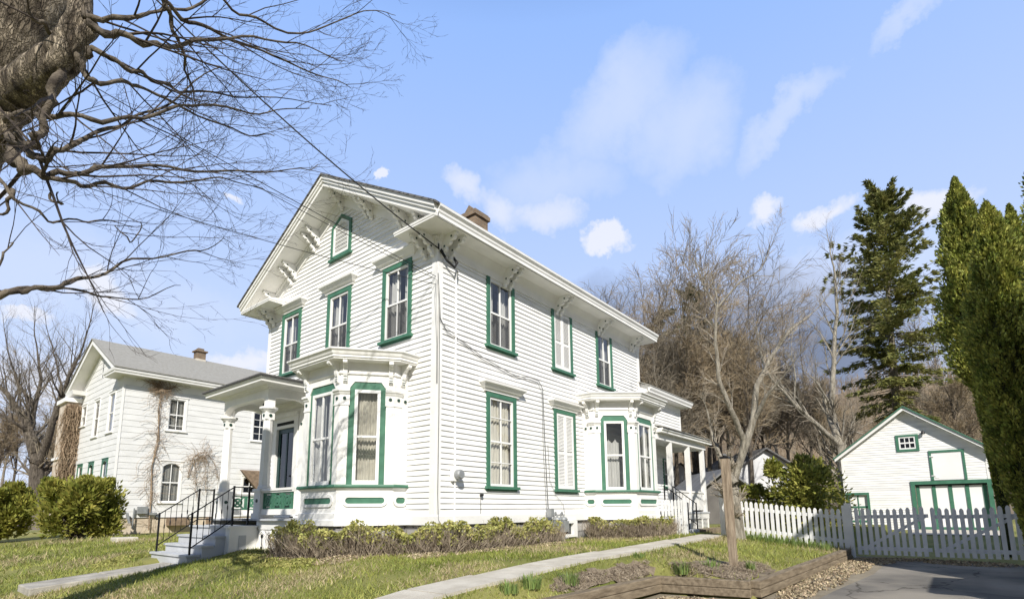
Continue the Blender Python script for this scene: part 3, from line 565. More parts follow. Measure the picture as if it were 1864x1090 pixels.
for sg in (-1, 1):
    y0 = HW/2; y1 = HW/2+sg*(HW/2+EV+.09); z1 = ZR-SL*(HW/2+EV+.09)
    rf.hexa([(x, y, z-t) for t in (.045, 0) for x, y, z in ((-EV-.13, y0, ZR), (HL+.34, y0, ZR), (HL+.34, y1, z1), (-EV-.13, y1, z1))])
roof = rf.build('roof', 'shingle', house)
ch = MB().box(4.62, 5.24, 3.22, 3.84, 7.9, 9.62); cho = ch.build('chimney', 'brick', house)
MB().box(4.56, 5.30, 3.16, 3.90, 9.60, 9.74).box(4.60, 5.26, 3.20, 3.86, 9.74, 9.80).build('chimney_cap', 'brick', cho)
MB().extr([(4.62, 3.3, 9.80), (4.62, 3.5, 10.02), (4.62, 3.7, 9.80)], [(4.95, 3.3, 9.80), (4.95, 3.5, 10.02), (4.95, 3.7, 9.80)]).build('chimney_hood', 'tanwood', cho)
# brackets under the side eave, corner, returns and rakes
for x in (.10, .33, 2.12, 2.32, 4.33, 4.52, 6.58, 6.77, 8.72, 8.91): bracket(house, S0, x, 5.735)
for y in (.10, .33): bracket(house, F0, -y, 5.735)
for y in (HW-.10, HW-.33): bracket(house, F0, -y, 5.735)
for d in (.0, 1.05, 1.25, 2.35, 2.55, -1.05, -1.25, -2.15, -2.35, -3.15, 3.2):
    y = HW/2-d; bracket(house, F0, -y, RTOP(y)-.31, .92)
# ---------------- bay windows
def bay(pts, name, order, lab, wins):
    "pts: plan of the body from wall to wall, seen from outside left to right; wins: facets that show"
    body = MB(); n = len(pts)-1; frs = [Fr(pts[i], pts[i+1]) for i in range(n)]
    pl = [(pts[0][0], pts[0][1])]+list(pts[1:-1])+[(pts[-1][0], pts[-1][1])]
    ZS = .595; pil = .17
    # lower apron wall and plinth steps
    lower = MB(); lower.sweep(pl, [(-.10, -.20), (.045, -.20), (.045, -.09), (.028, -.075), (.028, .04), (.0, .055), (.0, .49), (.045, .525), (.045, .535), (-.10, .535)])
    bo = lower.build(name, 'trim', house)
    lab and bo.__setitem__('label', lab)
    MB().sweep(pl, [(-.10, .535), (.075, .535), (.085, .56), (.075, .597), (-.10, .597)]).build('sill', 'green', bo)
    # upper band, frieze, cornice
    up = MB(); up.sweep(pl, [(-.08, 2.66), (.0, 2.66), (.0, 2.79), (.035, 2.81), (.035, 2.86), (.018, 2.875), (.018, 3.06), (-.08, 3.06)])
    up.build('frieze', 'trim', bo)
    MB().sweep(pl, [(-.1, 3.04), (.27, 3.05), (.27, 3.075), (.295, 3.085), (.295, 3.12), (.315, 3.14), (.335, 3.19), (.37, 3.22), (.37, 3.25), (-.1, 3.29)]).build('cornice', 'trim', bo)
    # flat roof lid
    c = np.mean([p for p in pts], axis=0); lid = MB(); q = [(p[0], p[1], 3.285) for p in pts]; lid.add(q, [tuple(range(len(q)))]); lid.build('roof', 'gshingle', bo)
    fd_ = MB(); fd_.sweep(pl, [(-.12, -1.1), (-.03, -1.1), (-.03, -.2), (-.12, -.2)]).build('foundation', bpy.data.materials['rough_foundation_block'], bo)
    flr = MB(); flr.add([(p[0], p[1], .54) for p in pts], [tuple(range(len(pts)))]); flr.add([(p[0], p[1], 2.80) for p in pts], [tuple(range(len(pts)))]); flr.build('ceiling', 'room', bo)
    # pilasters at every angle
    pb = MB(); cpp = MB(); ds = MB()
    for i, fr in enumerate(frs):
        if fr.L < .3: pass
        ends = []
        e = pil if fr.L > .6 else fr.L/2
        ends = [(0, e), (fr.L-e, fr.L)]
        for a, b in ends:
            pb.fbox(fr, a, b, -.09, -.001, .597, 2.66); pb.fbox(fr, a+.004, b-.004, -.05, .012, .597, 2.20)
            if fr.L > .3: ds.disc(fr, (a+b)/2-.0, 2.31, .034, .012, .028, 14)
        # surround with cut corners over the opening: white spandrel band
        if fr.L > .6:
            a, b = e, fr.L-e
            pb.fpoly(fr, [(a, 2.52), (a+.10, 2.66), (a, 2.66)], -.09, -.001); pb.fpoly(fr, [(b, 2.52), (b, 2.66), (b-.10, 2.66)], -.09, -.001)
    pb.build('pilaster', 'trim', bo); ds.build_each('rosette', 'disc', bo)
    # capitals: sweep round each corner
    for i in range(1, n):
        A, B = frs[i-1], frs[i]
        ea = min(pil+.015, A.L/2 if A.L < .6 else 9); eb = min(pil+.015, B.L/2 if B.L < .6 else 9)
        p = [A(A.L-ea, 0, 0)[:2], pts[i], B(eb, 0, 0)[:2]]
        cpp.sweep(p, [(-.05, 2.17), (.025, 2.17), (.025, 2.205), (.013, 2.21), (.013, 2.385), (.03, 2.40), (.045, 2.43), (.07, 2.455), (.07, 2.495), (.02, 2.52), (-.05, 2.52)])
    cpp.build_each('capital', 'trim', bo)
    # brackets in the cornice, one each side of every angle
    br = MB(); sl_ = MB()
    for fr in frs:
        for u in ((.085, fr.L-.085) if fr.L > .6 else (fr.L/2,)):
            pr = [(0.0, 3.05), (.25, 3.05), (.25, 2.985), (.20, 2.955), (.165, 2.965), (.13, 2.92), (.09, 2.90), (.075, 2.80), (.05, 2.74), (.05, 2.64), (.015, 2.62), (0, 2.62)]
            br.extr([fr(u-.042, o+.004, z) for o, z in pr], [fr(u+.042, o+.004, z) for o, z in pr])
            sl_ = MB()
            for dz in (2.645, 2.685, 2.735): sl_.fbox(fr, u-.034, u+.034, .03, .058, dz, dz+.016)
            sl_.build('bracket_groove', 'disc', bo)
    br.build_each('bracket', 'trim', bo)
    # panels (oblong, green) below the sill
    pr_ = MB(); pg = MB()
    def ob(u0, u1, z0, z1, k=8):
        r = (z1-z0)/2; zc = (z0+z1)/2
        return [(u1-r+r*math.cos(t), zc+r*math.sin(t)) for t in np.linspace(-math.pi/2, math.pi/2, k)]+[(u0+r+r*math.cos(t), zc+r*math.sin(t)) for t in np.linspace(math.pi/2, 3*math.pi/2, k)]
    for fr in frs:
        if fr.L > .3:
            m_ = .17 if fr.L > .6 else .06
            a, b = (m_, fr.L-m_+.02) if fr.L > .6 else (.07, fr.L-.04)
            pr_.ring(fr, ob(a-.06, b+.06, .165, .405), ob(a, b, .225, .345), 0, .028); pg.fpoly(fr, ob(a-.01, b+.01, .215, .355), -.01, .008)
    pr_.build_each('panel_moulding', 'trim', bo); pg.build_each('panel', 'green', bo)
    # windows in the facets
    for i, (stl, cur) in wins.items():
        fr = frs[i]; e = pil-.01; a, b = e+.12, fr.L-e-.12
        gs = MB()
        outer = [(e, .597), (fr.L-e, .597), (fr.L-e, 2.52), (fr.L-e-.10, 2.66), (e+.10, 2.66), (e, 2.52)]; inner = [(a, .62), (b, .62), (b, 2.47), (b-.001, 2.50), (a+.001, 2.50), (a, 2.47)]
        gs.ring(fr, outer, inner, -.085, -.022)
        ws = sash(fr, a, b, .60, 2.50, .062, ((.5, 0, 1),) if stl == '2o2' else (), (.5,), -.06, -.005, .024)
        ws.fbox(fr, a, b, -.058, -.006, .60, .68)
        wo = ws.build('bay_window_sash', 'white', bo); gs.build('window_surround', 'green', bo)
        quad(fr, a+.03, b-.03, -.03, .65, 2.47).build('pane', 'glass', bo)
        if cur == 'lace':
            drape(fr, a-.03, b+.03, .65, 2.5, -.19, waves=9, amp=.02).build('curtain', 'lace', bo, smooth=True)
            zz = MB(); nn = 7
            for k in range(nn):                       # darker worked band of the lace
                c_ = a+.09+(b-a-.18)*k/(nn-1)
                for dz in (0, .09): zz.fpoly(fr, [(c_-.045, 1.17+dz), (c_, 1.11+dz), (c_+.045, 1.17+dz), (c_, 1.25+dz)], -.165, -.160)
            if stl == '1o1': zz.build('lace_pattern', sheer('lace_pattern_thread', (.22, .23, .17), .55), bo)
        elif cur == 'swag':
            drape(fr, a-.03, b-.12, .65, 1.45, -.20, waves=6, amp=.02).build('curtain', 'wlace', bo, smooth=True)
            m = MB(); Vv = []; nn = 40
            for k in range(nn+1):
                t = k/nn; u = a-.03+(b-.12-a+.03)*t; zz_ = 2.02-.10*abs(math.sin(t*math.pi*2.5)); z2 = 1.50-.10*abs(math.sin(t*math.pi*2.0)); Vv += [fr(u, -.22+.015*math.sin(t*40), z2), fr(u, -.22+.015*math.sin(t*40), zz_)]
            m.v = Vv; m.f = [(2*k, 2*k+2, 2*k+3, 2*k+1) for k in range(nn)]; m.build('swag', 'wlace', bo, smooth=True)
        else:
            w = (b-a)*.42; drape(fr, a-.02, a+w, .65, 2.5, -.15, waves=3).build('curtain', 'wlace', bo, smooth=True); drape(fr, b-w, b+.02, .65, 2.5, -.15, waves=3).build('curtain', 'wlace', bo, smooth=True)
    # facets without a visible window are closed
    cl = MB()
    for i, fr in enumerate(frs):
        if i not in wins: cl.fbox(fr, pil if fr.L > .6 else fr.L/2-.01, fr.L-(pil if fr.L > .6 else fr.L/2-.01), -.085, -.03, .597, 2.66)
    cl.build('closed_panel', 'trim', bo)
    return bo
bay([(0, 3.44), (-.35, 3.44), (-1.19, 2.79), (-1.19, 1.49), (-.35, .84), (0, .84)], 'front_bay', 0, None, {2: ('2o2', 'sides'), 3: ('1o1', 'lace'), 1: ('1o1', 'sides')})
bay([(5.63, 0), (5.63, -.34), (6.35, -1.19), (7.75, -1.19), (8.45, -.35), (8.45, 0)], 'side_bay', 0, None, {1: ('1o1', 'swag'), 2: ('2o2', 'sides'), 3: ('1o1', 'sides')})

# ------------------------------------------------------------------ entrance porch
YC1, YC2, XC = 4.66, 6.76, -1.05
def column(y):
    m = MB(); c = (XC, y, 0)
    m.box(XC-.15, XC+.15, y-.15, y+.15, -.07, .60)
    m.box(XC-.18, XC+.18, y-.18, y+.18, -.07, .06); m.box(XC-.18, XC+.18, y-.18, y+.18, .555, .615)
    m.lathe((XC, y, 0), [(.15, .60), (.15, .66), (.125, .70), (.118, 1.4), (.105, 2.22), (.115, 2.235), (.115, 2.25), (.10, 2.26)], 8)
    m.box(XC-.105, XC+.105, y-.105, y+.105, 2.25, 2.44)
    m.lathe((XC, y, 0), [(.12, 2.42), (.17, 2.47), (.205, 2.50), (.21, 2.545), (.14, 2.56)], 16)
    o = m.build('porch_column', 'trim', house)
    d = MB(); f1 = Fr((XC-.105, y+.105), (XC-.105, y-.105)); f2 = Fr((XC-.105, y-.105), (XC+.105, y-.105))
    for f in (f1, f2): d.disc(f, .105, 2.345, .038, 0, .014, 14)
    g1 = Fr((XC-.15, y+.15), (XC-.15, y-.15)); g2 = Fr((XC-.15, y-.15), (XC+.15, y-.15))
    for f in (g1, g2): d.disc(f, .15, .34, .042, 0, .012, 14)
    d.build_each('rosette', 'disc', o)
for y in (YC1, YC2): column(y)
# bracketed beam with arched soffit over each opening
be = MB()
def arch(fr, u0, u1, zt, zc, zm, o0, o1, k=14):
    "spandrel board: flat top zt, arched underside from zc at the ends up to zm in the middle"
    r = min(.42, (u1-u0)/2); pts = [(u0, zt), (u0, zc)]
    pts += [(u0+r-r*math.cos(t), zc+(zm-zc)*math.sin(t)) for t in np.linspace(0.15, math.pi/2, k)]
    pts += [(u1-r+r*math.cos(t), zc+(zm-zc)*math.sin(t)) for t in np.linspace(math.pi/2, .15, k)]+[(u1, zc), (u1, zt)]
    n = len(pts)//2
    # split in quads so the concave outline stays clean
    for i in range(1, len(pts)-2):
        (a, za), (b, zb__) = pts[i], pts[i+1]
        if b-a > 1e-4: be.hexa([fr(u, o, z) for u, o, z in ((a, o0, za), (b, o0, zb__), (b, o1, zb__), (a, o1, za), (a, o0, zt), (b, o0, zt), (b, o1, zt), (a, o1, zt))])
pf = Fr((XC-.09, YC2+.12), (XC-.09, YC1-.12)); ps = Fr((XC-.09, YC1-.12), (-.0, YC1-.12)); ps2 = Fr((XC-.09, YC2-.06), (0, YC2-.06))
arch(pf, 0.0, pf.L, 3.0, 2.56, 2.80, -.18, 0); arch(ps, 0.002, ps.L, 3.0, 2.56, 2.82, -.18, -.002); arch(ps2, .19, ps2.L, 3.0, 2.56, 2.82, -.18, 0)
pp = [(0, YC2+.14), (XC-.11, YC2+.14), (XC-.11, YC1-.14), (0, YC1-.14)]
be.sweep(pp, [(-.2, 2.99), (.02, 2.99), (.02, 3.03), (.05, 3.05), (.06, 3.09), (-.2, 3.09)])
be.build('porch_beam', 'trim', house)
pe = [(0, YC2+.14), (XC-.11, YC2+.14), (XC-.11, YC1-.14), (0, YC1-.14)]
MB().sweep(pe, [(-.4, 3.085), (.30, 3.06), (.33, 3.06), (.33, 3.10), (.36, 3.13), (.365, 3.16), (-.4, 3.17)]).box(XC+.05, 0, YC1, YC2, 2.97, 2.99).build('porch_cornice', 'trim', house)
pr = MB(); e_ = .40; y0, y1, x0 = YC1-.14-e_, YC2+.14+e_, XC-.11-e_
pr.add([(x0, y0, 3.165), (x0, y1, 3.165), (0, y1, 3.165), (0, y0, 3.165), (x0+1.0, y0+1.0, 3.42), (x0+1.0, y1-1.0, 3.42), (0, y1-1.0, 3.50), (0, y0+1.0, 3.50), (x0, y0, 3.215), (x0, y1, 3.215), (0, y1, 3.215), (0, y0, 3.215)],
       [(8, 9, 5, 4), (9, 10, 6, 5), (11, 8, 4, 7), (4, 5, 6, 7), (0, 8, 11, 3), (0, 1, 9, 8), (1, 2, 10, 9), (0, 3, 2, 1)])
pr.build('porch_roof', 'shingle', house)
# deck, skirt with pointed panels, railings
dk = MB(); dk.box(-1.28, .0, YC1-.22, YC2+.22, -.105, -.065).box(-1.34, .0, 3.10, YC1-.225, -.105, -.065); dk.build('porch_deck', 'deck', house)
sk = MB(); sk.box(-1.25, -1.19, 3.12, 4.50, -.30, -.106); sk.box(-1.23, -1.18, 3.12, 4.44, -1.2, -.301); sk.box(-1.27, -1.17, 4.442, 4.50, -1.2, -.301); sk.box(-1.22, 0, YC2+.14, YC2+.2, -1.2, -.106); sk.build_each('porch_skirt', 'trim', house)
kf = Fr((-1.23, 4.44), (-1.23, 3.12)); kd = MB(); kt = MB()
for k in range(4):
    c = .20+.33*k; kd.disc(kf, c, -.45, .048, .001, .012); kd.disc(kf, c, -.72, .048, .001, .012); kd.fbox(kf, c-.008, c+.008, .001, .010, -.68, -.49)
    kt.ring(kf, [(c-.12, -.95), (c+.12, -.95), (c+.12, -.40), (c, -.32), (c-.12, -.40)], [(c-.095, -.93), (c+.095, -.93), (c+.095, -.415), (c, -.35), (c-.095, -.415)], 0, .02)
kd.build('skirt_cutout', 'dark', house); kt.build_each('skirt_panel', 'trim', house)
def railing(fr, L0, L1, lab=None):
    m = MB(); m.fbox(fr, L0, L1, -.11, .03, .555, .605).fbox(fr, L0, L1, -.08, 0, .515, .554).fbox(fr, L0, L1, -.09, .01, .02, .145)
    o = m.build('porch_railing', 'trim', house); g = MB(); a, b = L0+.03, L1-.03; n = max(1, int((b-a)/.42)); w = (b-a)/n
    for k in range(n):
        c = a+w*(k+.5); zc = .33; r = .125
        cir = [(c+r*math.cos(t), zc+r*math.sin(t)) for t in np.linspace(0, 2*math.pi, 17)[:-1]]; ci = [(c+r*.62*math.cos(t), zc+r*.62*math.sin(t)) for t in np.linspace(0, 2*math.pi, 17)[:-1]]
        g.ring(fr, cir, ci, -.05, -.02)
        for s_ in (-1, 1): g.fpoly(fr, [(c-w*.47, zc-s_*.17), (c-w*.47+.05, zc-s_*.18), (c+w*.47, zc+s_*.17), (c+w*.47-.05, zc+s_*.18)], -.045, -.025)
        g.disc(fr, c, zc, .05, -.05, -.018)
        for d in (-.5, .5): g.fbox(fr, c+d*w*.92-.02, c+d*w*.92+.02, -.052, -.015, .15, .515)
    g.fbox(fr, a, b, -.05, -.02, .485, .514); g.fbox(fr, a, b, -.05, -.02, .146, .175)
    g.build('fretwork_panel', 'green', o)
railing(Fr((-1.16, 4.5), (-1.16, 3.0)), 0, 1.32); railing(Fr((-.9, YC2+.03), (0, YC2+.03)), 0, .9)
# door
do = MB(); a, b = -DOOR[1]+.12, -DOOR[0]-.12
do.ring(F0, [(a, -.06), (b, -.06), (b, 2.28), (a, 2.28)], [(a+.11, .25), (b-.11, .25), (b-.11, 2.16), (a+.11, 2.16)], -.06, -.015); do.fbox(F0, a+.42, b-.42, -.055, -.02, .25, 2.16); do.fbox(F0, a+.11, b-.11, -.052, -.03, -.02, .25)
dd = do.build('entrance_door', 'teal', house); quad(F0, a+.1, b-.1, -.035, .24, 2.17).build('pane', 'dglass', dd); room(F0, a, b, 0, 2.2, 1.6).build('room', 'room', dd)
MB().fbox(F0, b-.17, b-.145, -.015, .03, .98, 1.02).build('handle', 'iron', dd)
MB().fbox(F0, a+.15, a+.42, -.2, -.16, .26, .75).build('parcel', 'tanwood', dd)
dc = MB(); dc.ring(F0, [(-DOOR[1]-.06, -.07), (-DOOR[0]+.06, -.07), (-DOOR[0]+.06, 2.56), (-DOOR[1]-.06, 2.56)], [(a, -.06), (b, -.06), (b, 2.28), (a, 2.28)], -.06, .05); dc.fbox(F0, -DOOR[1]-.12, -DOOR[0]+.12, 0, .12, 2.56, 2.66); dc.build('door_casing', 'trim', dd)
MB().fbox(F0, a+.02, b-.02, .05, .056, 2.36, 2.44).build('transom', 'dark', dd)
for u in (-6.62, -4.9):
    MB().fbox(F0, u-.11, u+.11, 0, .06, 0, 2.7).build('wall_pilaster', 'trim', house); MB().disc(F0, u, 2.30, .035, .06, .075).build('rosette', 'disc', house)
lp = MB(); lp.lathe((-.6, 5.7, 2.80), [(.02, .17), (.02, .1), (.08, .06), (.10, 0), (.08, -.05), (.02, -.07)], 12); lp.build('porch_lamp', 'dark', house)
# steps
stp = MB(); TR = ((-1.25, -.21), (-1.80, -.42), (-2.05, -.61), (-2.31, -.79), (-2.585, -1.1))
ya, yb = 4.62, 6.66
for i in range(4):
    x1, zt = TR[i]; x0 = TR[i+1][0]
    stp.box(x0, x1+.0, ya, yb, -1.3, zt-.045); stp.box(x0-.035, x1-.036 if i else x1, ya-.03, yb+.03, zt-.044, zt)
stp.build('front_steps', 'deck', house)
cx = MB(); cx.box(-1.86, -1.275, 4.42, 4.615, -1.2, -.255); cx.box(-1.90, -1.26, 4.40, 4.617, -.254, -.215); cx.build('step_cheek', 'trim', house)
MB().box(-1.66, -1.50, 4.412, 4.419, -.85, -.42).build('cheek_panel', 'deck', house)
def tb(m, a, b, r, n=6): m.tube([a, b], r, n, cap=True)
def step_rail(y, zoff=0):
    m = MB()
    P0 = (-2.52, y, -.79); P1 = (-1.70, y, -.21); P2 = (-1.36, y, -.21); H = .86
    for p, h in ((P0, .86), (P1, .86), (P2, .86)): m.box(p[0]-.017, p[0]+.017, y-.017, y+.017, p[2], p[2]+h+.02)
    for hh in (H-.01, .13):
        a = (P0[0], y, P0[2]+hh); b = (P1[0], y, P1[2]+hh); c = (P2[0], y, P2[2]+hh); m.tube([a, b], .013, 5); m.tube([b, c], .013, 5)
    m.tube([(P0[0]-.0, y, P0[2]+.85), (P0[0]-.07, y, P0[2]+.82), (P0[0]-.085, y, P0[2]+.76), (P0[0]-.05, y, P0[2]+.72), (P0[0]-.01, y, P0[2]+.74)], .012, 5)
    o = m.build('handrail', 'iron', house)
    b = MB()
    for k in range(1, 7):
        t = k/7; x = P0[0]+(P1[0]-P0[0])*t; z = P0[2]+(P1[2]-P0[2])*t; b.tube([(x, y, z+.13), (x, y, z+.85)], .0065, 4); b.lathe((x, y, z+.48), [(.007, -.06), (.014, -.03), (.014, .03), (.007, .06)], 5)
    for x in (-1.53,): b.tube([(x, y, -.08), (x, y, .64)], .0065, 4); b.lathe((x, y, .3), [(.007, -.06), (.014, -.03), (.014, .03), (.007, .06)], 5)
    b.build('baluster', 'iron', o)
step_rail(4.70); step_rail(6.58)

# ------------------------------------------------------------------ rear wing and side porch
WL, WX = HL, 12.92
wi = MB(); laps(wi, Fr((WL, 0), (WX, 0)), 0.02, WX-WL-.06, 2.3, 3.95, butt=.02); laps(wi, Fr((WL, 0), (11.86, 0)), 0.02, 11.86-WL-.02, 0, 2.3, holes=[(11.02-WL, 11.50-WL, .87, 1.86)]); laps(wi, Fr((WX, 0), (WX, 5.5)), 0, 5.5, 2.3, 5.2, lim=lambda z: (0 if z < 4 else (z-4)/.45, 5.5-(0 if z < 4 else (z-4)/.45)))
laps(wi, Fr((11.86, 0), (11.86, 5.5)), 0, 5.5, 0, 2.3); laps(wi, Fr((WX, 5.5), (WL, 5.5)), 0, WX-WL, 0, 4.0)
wing = wi.build('rear_wing_wall', 'siding', house, fix=False)
MB().box(WL, WX, .0, 5.5, 2.24, 2.295).build('wing_soffit', 'trim', wing)
MB().box(WX-.06, WX+.024, -.026, .06, 2.3, 3.98).box(11.84, 11.88, -.026, .04, -.1, 2.24).box(11.9, WX-.06, -.03, .0, 3.80, 3.97).box(WL+.03, 11.9, -.03, .0, 3.80, 3.97).build('corner_board', 'trim', wing)
WEV = .36
we = MB(); we.add([(WL+.012, -WEV, 3.98), (WL+.012, -WEV-.08, 4.17), (WL+.012, 0, 4.33), (WL+.012, 0, 3.98)], [(0, 1, 2, 3)]); we.box(WL-.05, WX+.30, -WEV, .0, 3.97, 4.0); we.sweep([(WL-.05, -WEV), (WX+.30, -WEV), (WX+.30, .6)], [(-.02, 3.97), (.02, 3.97), (.02, 4.02), (.06, 4.08), (.075, 4.16), (-.02, 4.16)]); we.build('wing_eave', 'trim', wing)
wr = MB(); wr.hexa([(WL-.1, -WEV-.09, 4.165), (WX+.36, -WEV-.09, 4.165), (WX+.36, 2.75, 5.50), (WL-.1, 2.75, 5.50), (WL-.1, -WEV-.09, 4.195), (WX+.36, -WEV-.09, 4.195), (WX+.36, 2.75, 5.53), (WL-.1, 2.75, 5.53)]); wr.hexa([(WL, 2.75, 5.50), (WX+.36, 2.75, 5.50), (WX+.36, 5.9, 4.165), (WL, 5.9, 4.165), (WL, 2.75, 5.53), (WX+.36, 2.75, 5.53), (WX+.36, 5.9, 4.195), (WL, 5.9, 4.195)]); wr.build('wing_roof', 'gshingle', wing)
window(house, S0, 11.02, 11.50, .87, 1.86, '1o1', cw=.035, hd=False, curtain='none', shade=.48, sill=True)[0]
MB().box(WL, 11.83, .03, 5.4, -1.2, -.02).build('wing_foundation', bpy.data.materials['rough_foundation_block'], wing)
PY = -1.22
po = MB(); po.box(7.9, 12.02, PY-.02, -.03, -.085, -.03); po.box(11.9, WX+.1, .0, 2.2, -.085, -.03); po.build('side_porch_deck', 'deck', wing)
po = MB()
for x in (8.86, 10.38, 11.78): po.box(x-.07, x+.07, PY+.0, PY+.14, -.03, 2.20)
po.box(8.79, 8.93, -.17, -.03, -.03, 2.2)
po.build_each('side_porch_post', 'trim', wing)
po = MB(); po.box(7.8, 12.0, PY-.01, PY+.15, 2.14, 2.34); po.box(11.86, 12.0, PY+.15, .0, 2.14, 2.34)
po.sweep([(7.8, PY-.14), (12.22, PY-.14), (12.22, .0)], [(-.16, 2.34), (.02, 2.34), (.02, 2.38), (.06, 2.42), (.06, 2.47), (-.16, 2.47)]); po.box(7.8, 12.1, PY+.0, .0, 2.30, 2.335); po.build('side_porch_beam', 'trim', wing)
pr = MB(); pr.hexa([(7.8, PY-.24, 2.475), (12.32, PY-.24, 2.475), (12.32, -.026, 2.86), (7.8, -.026, 2.86), (7.8, PY-.24, 2.50), (12.32, PY-.24, 2.50), (12.32, -.026, 2.885), (7.8, -.026, 2.885)]); pr.build('side_porch_roof', 'gshingle', wing)
bl = MB()                                               # boarded balustrade between the posts and skirt below
for x0, x1 in ((9.05, 10.31), (10.45, 11.71)):
    bl.box(x0, x1, PY+.03, PY+.11, .60, .66); x = x0
    while x < x1-.08: bl.box(x+.004, x+.088, PY+.055, PY+.085, .03, .60); x += .094
bl.build('side_porch_balustrade', 'trim', wing)
lt = MB(); lt.box(8.95, 11.98, PY+.0, PY+.05, -.26, -.09)
for k in range(14): z = -.30-.045*k*1.0; lt.box(8.95, 11.96, PY+.02, PY+.035, z-.022, z) if z > -.95 else None
for k in range(6): x = 8.97+k*.58; lt.box(x, x+.05, PY+.0, PY+.045, -1.0, -.261)
lt.build('side_porch_lattice', 'trim', wing); MB().box(8.97, 11.95, PY+.10, PY+.14, -1.0, -.10).build('lattice_backing', 'deck', wing)
# side steps going down towards the path, with iron rails
ss = MB()
for i, zt in enumerate((-.19, -.36, -.52)): ss.box(7.98, 8.72, PY-.03-.25*(i+1), PY-.03-.25*i, -1.0, zt)
ss.build('side_steps', 'deck', wing)
for x in (8.02, 8.68):
    m = MB(); A = np.array((x, PY-.06, -.03)); B = np.array((x, PY-.74, -.55))
    for p in (A, B): m.box(p[0]-.015, p[0]+.015, p[1]-.015, p[1]+.015, p[2]-.1, p[2]+.80)
    for h in (.78, .16): m.tube([A+(0, 0, h), B+(0, 0, h)], .013, 5)
    for k in range(1, 7): q = A+(B-A)*k/7; m.tube([q+(0, 0, .16), q+(0, 0, .78)], .006, 4)
    m.build('side_handrail', 'iron', wing)
MB().box(9.75, 10.9, -2.3, -1.9, -.9, -.52).build('timber_step', 'timber', wing) if False else None

# ------------------------------------------------------------------ fittings on the side wall
em = MB(); em.fbox(S0, .40, .58, .02, .10, .66, .92); emo = em.build('electric_meter', 'white', house)
g = MB(); c = np.array((.52, -.10, .79)); A = [(.10, 0), (.10, .10), (.08, .13), (0.001, .135)]
V = [(c[0]+r*math.cos(t), c[1]-d, c[2]+r*math.sin(t)) for r, d in A for t in np.linspace(0, 2*math.pi, 17)[:-1]]
g.add(V, [(i*16+j, i*16+(j+1) % 16, (i+1)*16+(j+1) % 16, (i+1)*16+j) for i in range(3) for j in range(16)]+[tuple(range(48, 64))]); g.build('meter_glass', 'meter', emo)
cdm = MB(); cdm.tube([(.50, -.05, .66), (.50, -.05, -.4)], .018, 6).tube([(.50, -.05, .92), (.50, -.045, 5.0), (.50, -.10, 5.12), (.40, -.18, 5.05)], .02, 6); cdm.build('conduit', 'white', house)
MB().lathe((1.30, -.06, .40), [(.035, -.03), (.045, 0), (.035, .03)], 10).tube([(1.30, -.03, .40), (1.30, -.03, -.1)], .008, 4).build('wall_spigot', 'cable', house)
gm_ = MB()
for i, x in enumerate((3.72, 4.0)):
    gm_.box(x-.12, x+.12, -.42, -.22, -.46, -.20); gm_.lathe((x, -.32, -.20), [(.10, 0), (.12, .04), (.09, .09), (.03, .10)], 12)
    gm_.tube([(x-.07, -.30, -.20), (x-.07, -.30, -.02), (x+.02, -.28, .02), (x+.06, -.28, -.06)], .02, 6).tube([(x+.07, -.30, -.20), (x+.07, -.30, -.05), (x+.07, -.1, -.05)], .02, 6)
    gm_.tube([(x-.05, -.32, -.46), (x-.05, -.32, -.85)], .022, 6).tube([(x+.06, -.30, -.46), (x+.06, -.28, -.85)], .018, 6)
gm_.tube([(3.5, -.30, -.62), (4.25, -.30, -.62)], .02, 6); gm_.box(3.60, 3.72, -.25, -.1, -.1, .1)
gm_.build('gas_meter', 'meter', house)
MB().tube([(4.20, -.12, -.15), (4.20, -.12, -.85)], .025, 6).build('white_pipe', 'white', house)
bw = MB().ring(S0, [(4.30, -.62), (5.02, -.62), (5.02, -.205), (4.30, -.205)], [(4.36, -.55), (4.86, -.55), (4.86, -.27), (4.36, -.27)], -.02, .10).build('basement_window', 'white', house)
quad(S0, 4.36, 4.86, .0, -.55, -.27).build('pane', 'dglass', bw); MB().fbox(S0, 4.36, 4.86, -.04, -.015, -.55, -.27).build('backing', 'dark', bw)
# cables clipped to the wall
cb_ = MB()
cb_.tube([(-.03, -.05, 4.9), (.02, -.06, 4.2), (.05, -.05, 3.95), (.25, -.05, 3.7), (.7, -.05, 3.63), (1.35, -.05, 3.42), (1.9, -.06, 3.32), (2.5, -.06, 3.22), (3.1, -.05, 3.30), (3.45, -.05, 3.28), (3.62, -.05, 3.1), (3.66, -.05, 2.0), (3.72, -.06, .6), (3.74, -.08, -.1)], .009, 5)
cb_.tube([(.02, -.05, 3.9), (.6, -.05, 3.64), (1.3, -.05, 3.38), (2.0, -.05, 3.26), (2.7, -.05, 3.25), (3.4, -.05, 3.22), (3.58, -.05, 3.0), (3.60, -.05, 1.5), (3.70, -.05, -.1)], .006, 4)
cb_.tube([(3.80, -.05, 1.7), (3.86, -.05, .8), (4.1, -.05, .45), (4.45, -.05, .2), (4.5, -.05, -.05), (4.3, -.05, -.12)], .006, 4)
cb_.tube([(.03, -.045, 4.2), (.045, -.045, 2.0), (.04, -.045, .4), (.06, -.05, -.1), (.2, -.08, -.3)], .009, 5)
cb_.build('wall_cable', 'gcable', house)
w2 = MB()
for dx in (0, .03, -.035): w2.tube([(-.04+dx, -.045, 4.75), (-.06+dx*1.6, -.05, 4.4), (-.03+dx*.5, -.05, 3.4), (-.02+dx*.4, -.045, 2.6)], .006, 4)
w2.build('frayed_wire', 'gcable', house)
sc_ = MB(); pts = [(.02, -.06, 5.42), (.15, -.12, 5.22), (.34, -.16, 5.12), (.42, -.14, 5.25), (.38, -.08, 5.38)]
